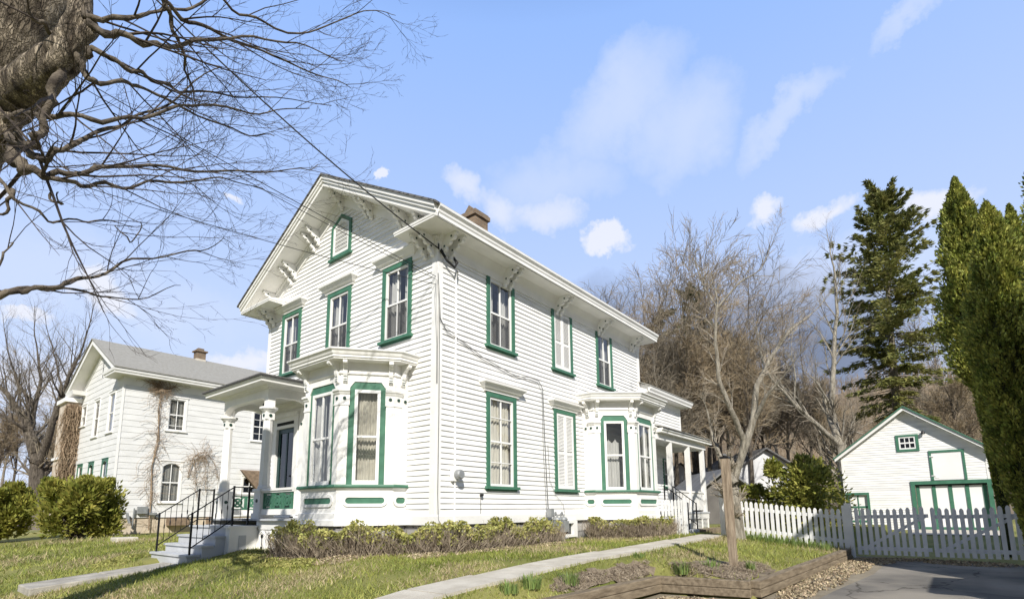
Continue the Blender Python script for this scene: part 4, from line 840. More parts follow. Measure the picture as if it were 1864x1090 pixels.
sc_.tube(pts, .028, 6).tube([(p[0]+.03*math.sin(i*3), p[1]-.02, p[2]+.02*math.cos(i*2)) for i, p in enumerate(pts)], .016, 5); sc_.build('service_loop', 'cable', house)

# ------------------------------------------------------------------ plant kit
def nrm(v): v = np.asarray(v, float); return v/(np.linalg.norm(v)+1e-9)
def rv(r): return np.array([r.uniform(-1, 1), r.uniform(-1, 1), r.uniform(-1, 1)])
def leaves(cs, size, r, up=0., quadm=False, aspect=.5, dirs=None):
    "many small leaf faces as one numpy mesh: centres cs (n,3)"
    n = len(cs); cs = np.asarray(cs, float); rg = np.random.RandomState(r)
    d = rg.normal(size=(n, 3)) if dirs is None else np.asarray(dirs)+rg.normal(size=(n, 3))*.35
    d[:, 2] += up; d /= np.linalg.norm(d, axis=1)[:, None]
    e = rg.normal(size=(n, 3)); e -= d*(e*d).sum(1)[:, None]; e /= np.linalg.norm(e, axis=1)[:, None]
    s = size*rg.uniform(.6, 1.3, (n, 1))
    if quadm:
        P = np.stack([cs-d*s*.5, cs+e*s*aspect*.5, cs+d*s*.6, cs-e*s*aspect*.5], 1); k = 4
    else:
        P = np.stack([cs-e*s*aspect*.5, cs+e*s*aspect*.5, cs+d*s], 1); k = 3
    return P.reshape(-1, 3), k
def fastmesh(name, V, k, m, parent=None, org=(0, 0, 0)):
    n = len(V)//k; me = bpy.data.meshes.new(name); V = np.asarray(V, float)-np.asarray(ORG[parent.name] if parent is not None else org)
    me.vertices.add(len(V)); me.vertices.foreach_set('co', V.astype(np.float32).ravel()); me.loops.add(n*k); me.loops.foreach_set('vertex_index', np.arange(n*k, dtype=np.int32))
    me.polygons.add(n); me.polygons.foreach_set('loop_start', np.arange(0, n*k, k, dtype=np.int32)); me.polygons.foreach_set('loop_total', np.full(n, k, dtype=np.int32)); me.update(); me.validate()
    me.materials.append(M[m] if isinstance(m, str) else m); o = bpy.data.objects.new(name, me); COL.objects.link(o)
    if parent is not None: o.parent = parent
    else: o.location = org
    ORG[o.name] = np.array(ORG[parent.name] if parent is not None else org, float); return o
def grow(mb, p, d, L, r, lev, P, rr, fine=None):
    "recursive bare branch; P: dict per level (segs, kids, ratio, angle, wobble, lift)"
    q = P[min(lev, len(P)-1)]; n = q['seg']; pts = [np.array(p, float)]; rad = [r]; d = nrm(d); ds = []
    for i in range(n):
        d = nrm(d+rv(rr)*q['wob']+np.array([0, 0, q['lift']])); ds.append(d); pts.append(pts[-1]+d*L/n); rad.append(r*(1-(1-q.get('tip', .35))*(i+1)/n))
    tgt = mb if (fine is None or lev < 3) else fine
    tgt.tube(pts, rad, 7 if r > .08 else 5 if r > .03 else 3)
    if lev+1 >= len(P): return
    kn = q['kids']
    for k in range(kn):
        t = q.get('t0', .3)+(1-q.get('t0', .3))*(k+rr.uniform(.2, .9))/kn; i = min(n-1, int(t*n)); f = t*n-i
        b = pts[i]+(pts[i+1]-pts[i])*f; a = rr.uniform(*q['ang']); side = nrm(np.cross(ds[i], rv(rr)))
        if q.get('flat'): side = nrm(side*np.array([1, 1, q['flat']]))
        nd = nrm(ds[i]*math.cos(a)+side*math.sin(a)); grow(mb, b, nd, L*rr.uniform(*q['rat'])*(1-.35*t), max(rad[i]*q.get('rk', .55), P[0]['mn'] if P[0] and 'mn' in P[0] else .002), lev+1, P, rr, fine)
    if q.get('fork'):
        grow(mb, pts[-1], nrm(d+rv(rr)*.35), L*.7, rad[-1], lev+1, P, rr, fine)

# ------------------------------------------------------------------ hedges at the foot of the house
def hedge(path, h, wd, seed, label, zb, leafy=1., n=9000, topamp=.09):
    t = thing('foundation_hedge', label, 'hedge', (path[0][0], path[0][1], zb(0)), 'clipped hedges along the foundation')
    rr = random.Random(seed); P = [np.array(p, float) for p in path]; Ls = [np.linalg.norm(P[i+1]-P[i]) for i in range(len(P)-1)]; T = sum(Ls)
    def at(s):
        for i, l in enumerate(Ls):
            if s <= l or i == len(Ls)-1: d = (P[i+1]-P[i])/l; return P[i]+d*min(s, l), np.array([d[1], -d[0]])
            s -= l
    tw = MB(); L = []
    for k in range(int(n*.30)):
        s = rr.uniform(0, T); p, nn = at(s); o = rr.uniform(-wd/2, wd/2); z0 = zb(s); hh = h*(1+topamp*math.sin(s*4.1+seed)+topamp*.8*math.sin(s*9.7))*rr.uniform(.55, 1.05)
        b = np.array([p[0]+nn[0]*o, p[1]+nn[1]*o, z0-.04]); e = b+np.array([rr.gauss(0, .13), rr.gauss(0, .13), hh]); mdl = (b+e)/2+rv(rr)*.05
        tw.tube([b, mdl, e], [.006, .005, .003], 3)
        if rr.random() < .5: tw.tube([mdl, mdl+np.array([rr.uniform(-.13, .13), rr.uniform(-.13, .13), hh*.35])], [.004, .002], 3)
    for k in range(int(n*leafy)):
        s = rr.uniform(0, T); p, nn = at(s); hh = h*(1+topamp*math.sin(s*4.1+seed)+topamp*.8*math.sin(s*9.7)); v = rr.random()**.55
        if rr.random() > (.12+.88*v)*(.60+.40*math.sin(s*5.3+v*7+seed)): continue
        o = rr.choice((-1, 1))*wd/2*rr.uniform(.55, 1.02) if rr.random() < .6 else rr.uniform(-wd/2, wd/2)
        L.append((p[0]+nn[0]*o, p[1]+nn[1]*o, zb(s)+hh*(.22+.84*v)))
    tw.build('hedge_twigs', 'hedget', t, fix=False)
    V, k = leaves(L, .062, seed, up=.6, quadm=True, aspect=.65); fastmesh('hedge_foliage', V, k, 'hedge', t)
hz = lambda s: -.74
hedge([(-1.62, 2.75), (-1.62, 1.35), (-.72, .35), (-.15, -.42), (3.5, -.42)], .49, .44, 5, 'long clipped hedge with yellow-green tops along the front bay and side wall', lambda s: -.74, n=13000, leafy=1.45, topamp=.17)
hedge([(5.15, -.40), (6.2, -1.55), (7.55, -1.58)], .50, .36, 8, 'short sparse brown hedge under the side bay window', lambda s: -.71, leafy=.7, n=9000)
# low ground cover, grass, straw: nobody could count these
def scatter_grass():
    rg = np.random.RandomState(11); n = 260000
    # denser towards the camera: sample in view space by angle and distance
    az = R(38.7)+rg.uniform(-R(47), R(47), n); dd = 3.6+19*rg.uniform(0, 1, n)**1.45
    x = CAM[0]+dd*np.cos(az); y = CAM[1]+dd*np.sin(az); P = np.stack([x, y], 1); ok = []
    for i in range(n):
        X, Y = P[i]
        if south_of_timber(X, Y): ok.append(False); continue
        if -3.12 < Y < -2.38 and X > -5: ok.append(False); continue
        if X < -5.3 and X > -6.95: ok.append(False); continue
        if X < -6.9: ok.append(False); continue
        if 4.74 < Y < 5.99 and -5.05 < X < -1.2: ok.append(False); continue
        if X > -.02 and 0 < Y < 7 and X < 13: ok.append(False); continue
        if X > -1.25 and .6 < Y < 7 and X < 1: ok.append(False); continue
        if -2.9 < X < 0 and 4.55 < Y < 6.75: ok.append(False); continue
        if 5.6 < X < 12 and -1.3 < Y < 0: ok.append(False); continue
        if Y > 17.6 and X > -.8: ok.append(False); continue
        bed = (-2.5 < X < 3.3 and Y < -4.25+.2*math.sin(X*3)) or (-.9 < X < 1.6 and Y < -3.3)
        bare = math.sin(X*1.1+Y*2.1+1)+math.sin(X*2.7-Y*1.3)+math.sin(X*5.1+Y*4.2)*.6 > 1.35
        ok.append((not bed or rg.rand() < .12) and (not bare or rg.rand() < .35))
    P = P[np.array(ok)]; dd = dd[np.array(ok)]; Z = np.array([lawn_z(a, b) for a, b in P])
    s = (.020+.0024*dd)*rg.uniform(.6, 1.4, len(P)); C_ = np.stack([P[:, 0], P[:, 1], Z], 1); d = rg.normal(size=C_.shape)*.75; d[:, 2] = 1.; d /= np.linalg.norm(d, axis=1)[:, None]
    e = rg.normal(size=C_.shape); e[:, 2] = 0; e /= np.linalg.norm(e, axis=1)[:, None]
    V = np.stack([C_-e*s[:, None]*.16, C_+e*s[:, None]*.16, C_+d*s[:, None]*1.7], 1)
    m1 = (np.sin(P[:, 0]*1.7+P[:, 1]*.9)+np.sin(P[:, 1]*2.3-P[:, 0]*.6)+rg.normal(size=len(P))*.8) > .95
    o = fastmesh('lawn_grass', V[~m1].reshape(-1, 3), 3, 'grass'); tag(o, 'short patchy spring grass covering the front and side lawn', 'grass', kind='stuff')
    o = fastmesh('dry_grass', V[m1].reshape(-1, 3), 3, 'straw'); tag(o, 'dry straw coloured grass scattered through the lawn', 'dead grass', kind='stuff')
scatter_grass()
def patch(name, label, cat, pts, m, size, n, seed, zoff=.02, hh=.06, up=.7, aspect=.5):
    rr = random.Random(seed); L = []
    for k in range(n):
        c = rr.choice(pts); a = rr.uniform(0, 6.28); q = math.sqrt(rr.random()); x = c[0]+c[2]*q*math.cos(a); y = c[1]+c[3]*q*math.sin(a)
        L.append((x, y, gz(x, y)+zoff+rr.random()*hh*(1.1-q)))
    V, k = leaves(L, size, seed, up=up, quadm=True, aspect=aspect); o = fastmesh(name, V, k, m); tag(o, label, cat, kind='stuff'); return o
patch('ground_cover', 'low yellow-green ground cover below the porch and front bay', 'ground cover', [(-1.75, 3.9, .35, .5), (-2.1, 3.1, .35, .5), (-2.15, 2.1, .35, .6), (-2.0, 1.3, .3, .4), (-3.3, 6.9, .35, .6), (-2.9, 7.3, .5, .4)], 'hedge', .05, 9000, 21, hh=.09)
patch('leaf_litter', 'brown dead leaves lying between the timber edging and the asphalt', 'dead leaves', [(7.2, -6.3, .6, .45), (6.0, -6.05, 1.2, .34), (4.2, -5.85, 1.4, .34), (2.6, -5.7, 1.0, .26), (7.75, -7.2, .2, 1.2), (7.5, -8.0, .4, .8), (1.0, -4.6, .4, .6)], 'dfl', .045, 6500, 22, hh=.05, up=-.1, aspect=.7)
patch('bed_mulch', 'tangled dry stems and mulch in the timber-edged flower bed', 'mulch', [(2.2, -4.75, .6, .45), (1.0, -3.55, .7, .18), (-.2, -3.45, .9, .14), (3.0, -4.9, .6, .3), (1.85, -4.3, .3, .4)], 'hedget', .07, 9000, 23, hh=.09, up=.1, aspect=.12)
patch('hedge_litter', 'pale dry leaves fallen along the foot of the foundation hedge', 'dead leaves', [(-1.9, 2.2, .2, .9), (-1.5, .8, .5, .5), (-.6, -.4, .5, .35), (1, -.75, 1.2, .2), (3, -.75, 1.2, .2), (6, -1.7, 1.4, .25)], 'dfl', .05, 5000, 24, hh=.05, up=0, aspect=.6)
def on_ground(u, v):
    d = WP(u, v, 1)-CAM; z = -1.
    for _ in range(25):
        t = (z-CAM[2])/d[2]; p = CAM+d*t; z = .5*z+.5*gz(p[0], p[1])
    return float(p[0]), float(p[1])
bm_ = MB(); XS = np.arange(-2.6, 3.7, .1); YS = np.arange(-5.35, -3.2, .08)
inb = lambda X, Y: (not south_of_timber(X, Y-.02)) and ((-2.5 < X < 3.3+.15*math.sin(Y*9) and Y < -4.25+.2*math.sin(X*3)+.06*math.sin(X*11)) or (-1.0 < X < 1.65 and Y < -3.28+.05*math.sin(X*7)))
ids = {}
for j in range(len(YS)-1):
    for i in range(len(XS)-1):
        q = [(XS[i], YS[j]), (XS[i+1], YS[j]), (XS[i+1], YS[j+1]), (XS[i], YS[j+1])]
        if all(inb(*p) for p in q): bm_.add([(a, b, gz(a, b)+.018+.012*math.sin(a*9)*math.sin(b*11)) for a, b in q], [(0, 1, 2, 3)])
struct(bm_.build('flower_bed', 'soil', fix=False))
# daffodil tufts
def tuft(x, y, r, h, n, seed, label, tall=1.):
    rr = random.Random(seed); z = gz(x, y); t = MB()
    for k in range(n):
        a = rr.uniform(0, 6.28); q = r*math.sqrt(rr.random()); b = np.array((x+q*math.cos(a), y+q*math.sin(a), z-.01)); hh = h*rr.uniform(.6, 1.15); ln = np.array((math.cos(a), math.sin(a), 0))*hh*rr.uniform(.1, .45)+rv(rr)*.02
        w = np.array((-math.sin(a), math.cos(a), 0))*.008; mid = b+ln*.35+np.array((0, 0, hh*.6)); tip = b+ln+np.array((0, 0, hh))
        t.add([b-w, b+w, mid+w*.9, mid-w*.9, tip], [(0, 1, 2, 3), (3, 2, 4)])
    o = t.build('daffodil_clump', 'daff', org=(x, y, z), fix=False); tag(o, label, 'plant', 'clumps of daffodil leaves'); return o
tuft(*on_ground(925, 1078), .13, .15, 90, 31, 'pale green daffodil clump beside the side path, nearest the bottom of the photo')
tuft(*on_ground(965, 1068), .15, .17, 110, 32, 'upright daffodil clump just inside the slanting timber edge')
tuft(*on_ground(1035, 1062), .15, .17, 110, 37, 'yellow-green daffodil clump between the path and the slanting timber edge')
tuft(*on_ground(1240, 1036), .13, .20, 100, 33, 'dark green daffodil clump left of the wooden post')
tuft(*on_ground(1292, 1034), .17, .16, 90, 34, 'low spreading daffodil clump just left of the wooden post foot')
tuft(*on_ground(1367, 1040), .07, .20, 45, 35, 'small upright daffodil clump right of the wooden post')
tuft(*on_ground(1165, 1030), .13, .10, 60, 36, 'short daffodil clump in the bed farthest from the timber corner')
for k in range(7):
    tuft(7.55-.05*k, -3.55-k*.31, .2, .20, 90, 40+k, ['grassy daffodil tuft beside the tree trunk at the white fence', 'second daffodil tuft from the tree trunk along the white fence', 'third daffodil tuft from the tree trunk along the white fence', 'fourth daffodil tuft from the tree trunk along the white fence', 'fifth daffodil tuft from the tree trunk along the white fence', 'sixth daffodil tuft from the tree along the white fence', 'daffodil tuft nearest the gate end of the white fence'][k])
# ------------------------------------------------------------------ timber edging
te = thing('timber_edging', 'two-high weathered timber edging round the lawn and flower bed', 'retaining wall', (1.72, -5.24, -1.30))
for i in range(len(TIMB)-1):
    a, b = TIMB[i], TIMB[i+1]; fr = Fr(b, a); Lh = fr.L; nb = max(1, round(Lh/2.4))
    for k in range(nb):
        for lay in (0, 1):
            off = 0 if lay else (.6 if nb > 1 else 0)
            u0 = Lh*k/nb; u1 = Lh*(k+1)/nb
            if lay == 0 and nb > 1: u0 = max(0, u0-off); u1 = u1-off if k < nb-1 else Lh
            def zt(u): q = fr(u, 0, 0); return lerp(q[0], [-4, -1.43, 1.6, 7.8], [-1.09, -1.04, -1.03, -.88])-(.0 if lay else .125)
            m = MB(); e = .004; o0, o1 = (-.03, .125) if lay else (-.03, .133)
            m.hexa([fr(u0+e, o0, zt(u0)-.12), fr(u1-e, o0, zt(u1)-.12), fr(u1-e, o1, zt(u1)-.12), fr(u0+e, o1, zt(u0)-.12), fr(u0+e, o0, zt(u0)), fr(u1-e, o0, zt(u1)), fr(u1-e, o1, zt(u1)), fr(u0+e, o1, zt(u0))])
            m.build('timber', 'timber', te, bevel=.012)
# ------------------------------------------------------------------ wooden post in the bed
pz = gz(2.65, -4.72); wpst = thing('wooden_post', 'weathered square wooden post with a black metal cap standing in the flower bed', 'post', (2.65, -4.72, pz))
m = MB(); c0 = np.array((2.65, -4.72, pz-.05)); c1 = c0+np.array((-.02, .02, 1.96)); w = .062
m.hexa([tuple(c0+np.array((a*w*.95, b*w*.95, 0))) for a, b in ((-1, -1), (1, -1), (1, 1), (-1, 1))]+[tuple(c1+np.array((a*w*1.1, b*w*1.1, 0))) for a, b in ((-1, -1), (1, -1), (1, 1), (-1, 1))]); m.build('post_shaft', 'post', wpst, bevel=.006)
cp = MB(); cp.box(c1[0]-.074, c1[0]+.074, c1[1]-.074, c1[1]+.074, c1[2], c1[2]+.035)
for k in range(5): x = c1[0]-.075+.0375*k; cp.lathe((x, c1[1], c1[2]+.035), [(.012, 0), (.016, .02), (.004, .055)], 6)
cp.build('post_cap', 'iron', wpst)
# ------------------------------------------------------------------ picket fence, posts, gates
def picket_top(fr, u, w, z0, z1, o0, o1, mb):
    c = u+w/2; pts = [(u, z0), (u+w, z0), (u+w, z1-.05), (u+w*.82, z1-.018), (u+w*.62, z1), (u+w*.38, z1), (u+w*.18, z1-.018), (u, z1-.05)]; mb.fpoly(fr, pts, o0, o1)
def pickets(root, fr, u0, u1, zb_, ztp, pitch=.124, w=.078, rails=(.22, .78), o=0):
    m = MB(); u = u0
    while u < u1-w*.6: picket_top(fr, u, w, zb_(u), ztp(u)+rnd.uniform(-.006, .006), .0, .02, m); u += pitch
    m.build('pickets', 'fence_white', root)
    r = MB()
    for q in rails:
        za, zb2 = zb_(u0)+(ztp(u0)-zb_(u0))*q, zb_(u1)+(ztp(u1)-zb_(u1))*q
        r.hexa([fr(u0, -.045, za-.04), fr(u1, -.045, zb2-.04), fr(u1, -.003, zb2-.04), fr(u0, -.003, za-.04), fr(u0, -.045, za+.04), fr(u1, -.045, zb2+.04), fr(u1, -.003, zb2+.04), fr(u0, -.003, za+.04)])
    r.build('fence_rail', 'fence_white', root)
M['fence_white'] = mat('fence_paint', (.74, .735, .72), .65, .08, 3, .2, 30)
FF = Fr((8, -2.9), (8, -9.0)); zf = lambda y: lerp(y, [-9, -5.9, -5.2, -3.6, -2.9], [-1.07, -1.03, -.90, -.70, -.66]); tf = lambda y: lerp(y, [-9, -5.95, -5.3, -3.6, -2.9], [.06, .05, .04, .25, .33])
pfn = thing('picket_fence', 'white picket fence running from the tree to the tall gate post', 'fence', (8, -5.8, -1.0))
pickets(pfn, FF, .12, 2.88, lambda u: zf(-2.9-u)+.05, lambda u: tf(-2.9-u))
m = MB().box(7.95, 8.07, -2.98, -2.86, -.8, .48); m.lathe((8.01, -2.92, .48), [(.07, 0), (.075, .02), (.02, .05)], 8); m.build('fence_post', 'fence_white', pfn)
MB().box(7.93, 8.07, -5.93, -5.80, -1.2, .17).box(7.94, 8.02, -5.80, -5.74, -1.1, .12).build('gate_post', 'fence_white', pfn)
for (ya, yb, lab) in ((-5.99, -7.38, 'left leaf of the white picket gate, hinged at the tall fence post'), (-7.42, -8.86, 'right leaf of the white picket gate, beside the tall arborvitae')):
    gt = thing('picket_gate', lab, 'gate', (8, ya, -1.03), 'white picket gates across the driveway'); fr = Fr((8, ya), (8, yb)); L = fr.L
    pickets(gt, fr, .0, L, lambda u: -1.02, lambda u: .06-.008*math.sin(u*3.1)*4, rails=(.13, .80)); d = MB()
    d.hexa([fr(.02, -.045, -.92), fr(.14, -.045, -.92), fr(L-.02, -.045, -.16), fr(L-.14, -.045, -.16), fr(.02, -.004, -.92), fr(.14, -.004, -.92), fr(L-.02, -.004, -.16), fr(L-.14, -.004, -.16)]); d.build('gate_brace', 'fence_white', gt)
# short picket panel at the side steps
sp_ = thing('short_picket_fence', 'short white picket panel beside the side steps', 'fence', (7.84, -1.5, -.7)); fr = Fr((7.84, -1.24), (7.84, -1.88))
pickets(sp_, fr, .0, fr.L, lambda u: -.68, lambda u: .34, pitch=.098, w=.07)
MB().box(7.80, 7.90, -1.98, -1.89, -.8, .38).build('panel_post', 'fence_white', sp_)
# timber planter edge and path end behind the side steps
pe_ = MB().box(8.9, 11.0, -2.35, -2.2, -.8, -.50).box(8.9, 11.0, -2.16, -1.6, -.8, -.54); tag(pe_.build('planter_edge', 'timber', org=(9.9, -2.3, -.7), bevel=.01), 'low timber planter edge at the far end of the side path', 'planter')
# ------------------------------------------------------------------ garage
GX, GY0, GY1 = 20.0, -9.20, -4.40; gz0, gze, gza = -.86, 2.38, 4.18
gar = thing('garage', 'white clapboard garage with green trim and gabled front behind the picket gate', 'garage', (GX, -6.8, gz0)); GF = Fr((GX, GY1), (GX, GY0)); GL = GF.L; gm = GL/2; gs = (gza-.10-gze)/gm
gw_ = MB(); laps(gw_, GF, .08, GL-.08, gz0+.02, gza-.12, exp_=.10, butt=.015, holes=[(gm-.28, gm+.28, 2.42, 2.92), (2.46, 4.70, gz0, .98), (3.12, 4.06, 1.12, 2.22), (.14, .82, gz0, .60)], lim=lambda z: (max(0, (z-gze)/gs), GL-max(0, (z-gze)/gs)))
laps(gw_, Fr((GX+7, GY1), (GX, GY1)), 0, 7, gz0, gze, exp_=.1, butt=.01); laps(gw_, Fr((GX, GY0), (GX+7, GY0)), 0, 7, gz0, gze, exp_=.1, butt=.01)
gw_.build('garage_wall', 'siding', gar, fix=False)
m = MB()
for a, b in ((0, .08), (GL-.08, GL)): m.fbox(GF, a, b, -.03, .022, gz0, gze+.05)
for sg in (-1, 1):
    def Q(d, x, dz): return (x, -6.8+sg*d, gza-(gza-gze+.02)/gm*d+dz)
    D = gm+.20; m.hexa([Q(0, GX-.30, -.17), Q(0, GX-.27, -.17), Q(D, GX-.27, -.17), Q(D, GX-.30, -.17), Q(0, GX-.30, -.03), Q(0, GX-.27, -.03), Q(D, GX-.27, -.03), Q(D, GX-.30, -.03)]); m.hexa([Q(0, GX-.27, -.10), Q(0, GX+7.2, -.10), Q(D, GX+7.2, -.10), Q(D, GX-.27, -.10), Q(0, GX-.27, -.06), Q(0, GX+7.2, -.06), Q(D, GX+7.2, -.06), Q(D, GX-.27, -.06)])
m.build('garage_trim', 'trim', gar)
m = MB(); mg = MB()
for sg in (-1, 1):
    D = gm+.24
    m.hexa([Q_ for Q_ in [(x, -6.8+sg*d, gza-(gza-gze+.02)/gm*d+dz) for dz in (-.03, .02) for x, d in ((GX-.33, 0), (GX+7.25, 0), (GX+7.25, D), (GX-.33, D))]])
    mg.hexa([(x, -6.8+sg*d, gza-(gza-gze+.02)/gm*d+dz) for dz in (-.045, .01) for x, d in ((GX-.35, 0), (GX-.325, 0), (GX-.325, D+.01), (GX-.35, D+.01))])
m.build('garage_roof', 'shingle', gar); mg.build('drip_edge', 'green', gar)
# big doors
m = MB(); mo = MB(); mo.ring(GF, [(2.34, gz0), (4.82, gz0), (4.82, 1.10), (2.34, 1.10)], [(2.48, gz0+.001), (4.68, gz0+.001), (4.68, .96), (2.48, .96)], 0, .05); dr = mo.build('garage_door_casing', 'green', gar)
MB().fbox(GF, 2.5, 4.66, -.14, -.10, gz0, .95).build('garage_door', 'white', dr)
for k in range(5): u = 2.50+(4.66-2.50-.12)*k/4; m.fbox(GF, u, u+.12, -.0995, -.075, gz0+.04, .90)
m.fbox(GF, 2.5, 4.66, -.0995, -.074, gz0+.02, gz0+.14); m.build('door_batten', 'green', dr)
MB().fbox(GF, 2.48, 4.68, -.12, -.02, .90, .96).build('door_shade_bar', 'dark', dr)  # solid dark bar painting the shade under the door head
m = MB(); m.ring(GF, [(3.04, 1.12), (4.14, 1.12), (4.14, 2.30), (3.04, 2.30)], [(3.12, 1.12), (4.06, 1.12), (4.06, 2.21), (3.12, 2.21)], 0, .045); lo = m.build('loft_door_casing', 'green', gar)
MB().fbox(GF, 3.12, 4.06, -.02, .02, 1.11, 2.21).fbox(GF, 3.16, 3.28, .02, .032, 1.20, 1.24).build('loft_door', 'white', lo)
for z in (1.28, 2.05): MB().fbox(GF, 3.05, 3.2, .045, .055, z, z+.03).build('hinge', 'white', lo)
m = MB(); m.ring(GF, [(gm-.38, 2.33), (gm+.38, 2.33), (gm+.38, 3.02), (gm-.38, 3.02)], [(gm-.28, 2.42), (gm+.28, 2.42), (gm+.28, 2.94), (gm-.28, 2.94)], 0, .045); wo = sash(GF, gm-.28, gm+.28, 2.42, 2.94, .05, ((.333, 0, 1), (.667, 0, 1)), (.5,), -.02, .03, .03).build('window', 'white', gar)
m.build('casing', 'green', wo); quad(GF, gm-.25, gm+.25, -.005, 2.45, 2.91).build('pane', 'dglass', wo); MB().fbox(GF, gm-.27, gm+.27, -.14, -.12, 2.42, 2.94).build('backing', 'dark', wo)
m = MB(); m.ring(GF, [(.06, gz0), (.90, gz0), (.90, .70), (.06, .70)], [(.15, gz0+.001), (.81, gz0+.001), (.81, .60), (.15, .60)], 0, .05); sd_ = m.build('side_door_casing', 'green', gar)
MB().fbox(GF, .17, .80, -.09, -.05, gz0, .59).build('side_door', 'white', sd_)
m = MB(); m.fbox(GF, .46, .50, -.05, -.03, gz0, .58)
for z in (-.55, .05): m.fbox(GF, .17, .80, -.05, -.035, z, z+.08)
m.build('side_door_batten', 'green', sd_)
m = MB(); m.lathe((GX-.12, -6.8-.55, 3.0), [(.01, .12), (.05, .10), (.07, .0), (.06, -.02)], 10); m.tube([(GX, -6.8-.55, 3.10), (GX-.12, -6.8-.55, 3.12)], .015, 5); m.build('wall_lamp', 'iron', gar)

# ------------------------------------------------------------------ neighbouring house on the left
NX, NY, NZ = -.60, 17.75, -.08; NW = 6.35; NL = 11.5
nb = thing('neighbour_house', 'white two-storey house with pale grey roof and dry vines, left of the main house', 'house', (NX, NY, -.75))
NS = Fr((NX, NY), (NX+NL, NY)); NF = Fr((NX, NY+NW), (NX, NY)); NE = 5.28; NR = 7.75; nsl = (NR-.15-5.75)/(NW/2+.5)
hs = [(1.70, 2.30, 3.60, 4.94), (1.64, 2.32, .56, 2.18), (5.30, 5.95, 3.50, 4.85), (5.0, 5.6, .9, 1.7)]
hf = [(NW-(18.72-NY)-.72, NW-(18.72-NY), 3.45, 5.08), (NW-(20.85-NY)-.72, NW-(20.85-NY), 3.45, 5.06), (NW-(22.95-NY)-.68, NW-(22.95-NY), 4.15, 5.05),
      (NW-(18.85-NY)-.66, NW-(18.85-NY), .9, 2.25), (NW-(20.85-NY)-.62, NW-(20.85-NY), .9, 2.22), (NW-(22.6-NY)-.66, NW-(22.6-NY), .2, 2.22)]
m = MB(); laps(m, NS, .05, NL, NZ, NE+.1, exp_=.245, butt=.012, holes=hs); laps(m, NF, 0, NW-.05, NZ, NR-.2, exp_=.245, butt=.012, holes=hf, lim=lambda z: (NW/2-(NR-.42-z)/nsl, NW/2+(NR-.42-z)/nsl)); laps(m, Fr((NX+NL, NY), (NX+NL, NY+NW)), 0, NW, NZ, NR-.2, exp_=.245, butt=.01, lim=lambda z: (NW/2-(NR-.42-z)/nsl, NW/2+(NR-.42-z)/nsl))
m.build('neighbour_wall', mat('neighbour_white_shingle', (.70, .695, .675), .7, .07, 1.4, .2, 20, stretch=(1, 1, 3)), nb, fix=False)
m = MB(); m.box(NX-.03, NX+.05, NY-.025, NY+.05, NZ, NE); m.fprof(NS, [(0, 5.28), (.03, 5.28), (.03, 5.55), (.07, 5.62), (0, 5.62)], -.04, NL)
m.box(NX-.45, NX+NL+.3, NY-.5, NY, 5.62, 5.66); m.box(NX-.45, NX-.001, NY+.001, NY+.85, 5.62, 5.66); m.box(NX-.45, NX, NY+NW-.7, NY+NW+.5, 5.62, 5.66)
m.sweep([(NX, NY+.85), (NX-.45, NY+.85), (NX-.45, NY-.5), (NX+NL+.3, NY-.5)], [(-.02, 5.61), (.03, 5.61), (.04, 5.68), (.07, 5.70), (.09, 5.80), (-.02, 5.80)])
m.sweep([(NX-.45, NY+NW+.5), (NX-.45, NY+NW-.7), (NX, NY+NW-.7)], [(-.02, 5.61), (.03, 5.61), (.09, 5.80), (-.02, 5.80)])
for sg in (-1, 1):
    def Q(d, x, dz): return (x, NY+NW/2+sg*d, NR-nsl*d+dz)
    D = NW/2+.5; m.hexa([Q(0, NX-.50, -.26), Q(0, NX-.46, -.26), Q(D, NX-.46, -.26), Q(D, NX-.50, -.26), Q(0, NX-.50, -.03), Q(0, NX-.46, -.03), Q(D, NX-.46, -.03), Q(D, NX-.50, -.03)])
    m.hexa([Q(0, NX-.46, -.27), Q(0, NX+.0, -.27), Q(D, NX+.0, -.27), Q(D, NX-.46, -.27), Q(0, NX-.46, -.23), Q(0, NX+.0, -.23), Q(D, NX+.0, -.23), Q(D, NX-.46, -.23)])
    m.hexa([Q(0, NX-.035, -.52), Q(0, NX-.001, -.52), Q(NW/2, NX-.001, -.52), Q(NW/2, NX-.035, -.52), Q(0, NX-.035, -.27), Q(0, NX-.001, -.27), Q(NW/2, NX-.001, -.27), Q(NW/2, NX-.035, -.27)])
m.build('neighbour_trim', 'trim', nb)
m = MB()
for sg in (-1, 1):
    D = NW/2+.62; m.hexa([(x, NY+NW/2+sg*d, NR-nsl*d+dz) for dz in (-.03, .015) for x, d in ((NX-.55, 0), (NX+NL+.4, 0), (NX+NL+.4, D), (NX-.55, D))])
m.build('neighbour_roof', 'gshingle', nb)
m = MB().box(NX+.03, NX+NL, NY+.04, NY+NW, -1.2, NZ-.001); m.build('neighbour_foundation', 'foundation', nb)
m = MB().box(3.05, 3.47, NY+NW/2-.2, NY+NW/2+.2, 7.3, 8.12); c_ = m.build('neighbour_chimney', 'brick', nb); MB().box(2.98, 3.54, NY+NW/2-.27, NY+NW/2+.27, 8.12, 8.19).box(3.12, 3.4, NY+NW/2-.13, NY+NW/2+.13, 8.19, 8.32).build('chimney_cap', 'brick', c_)
MB().box(3.03, 3.49, NY+NW/2-.22, NY+NW/2+.22, 7.3, 7.75).build('chimney_flashing', 'concrete', c_)
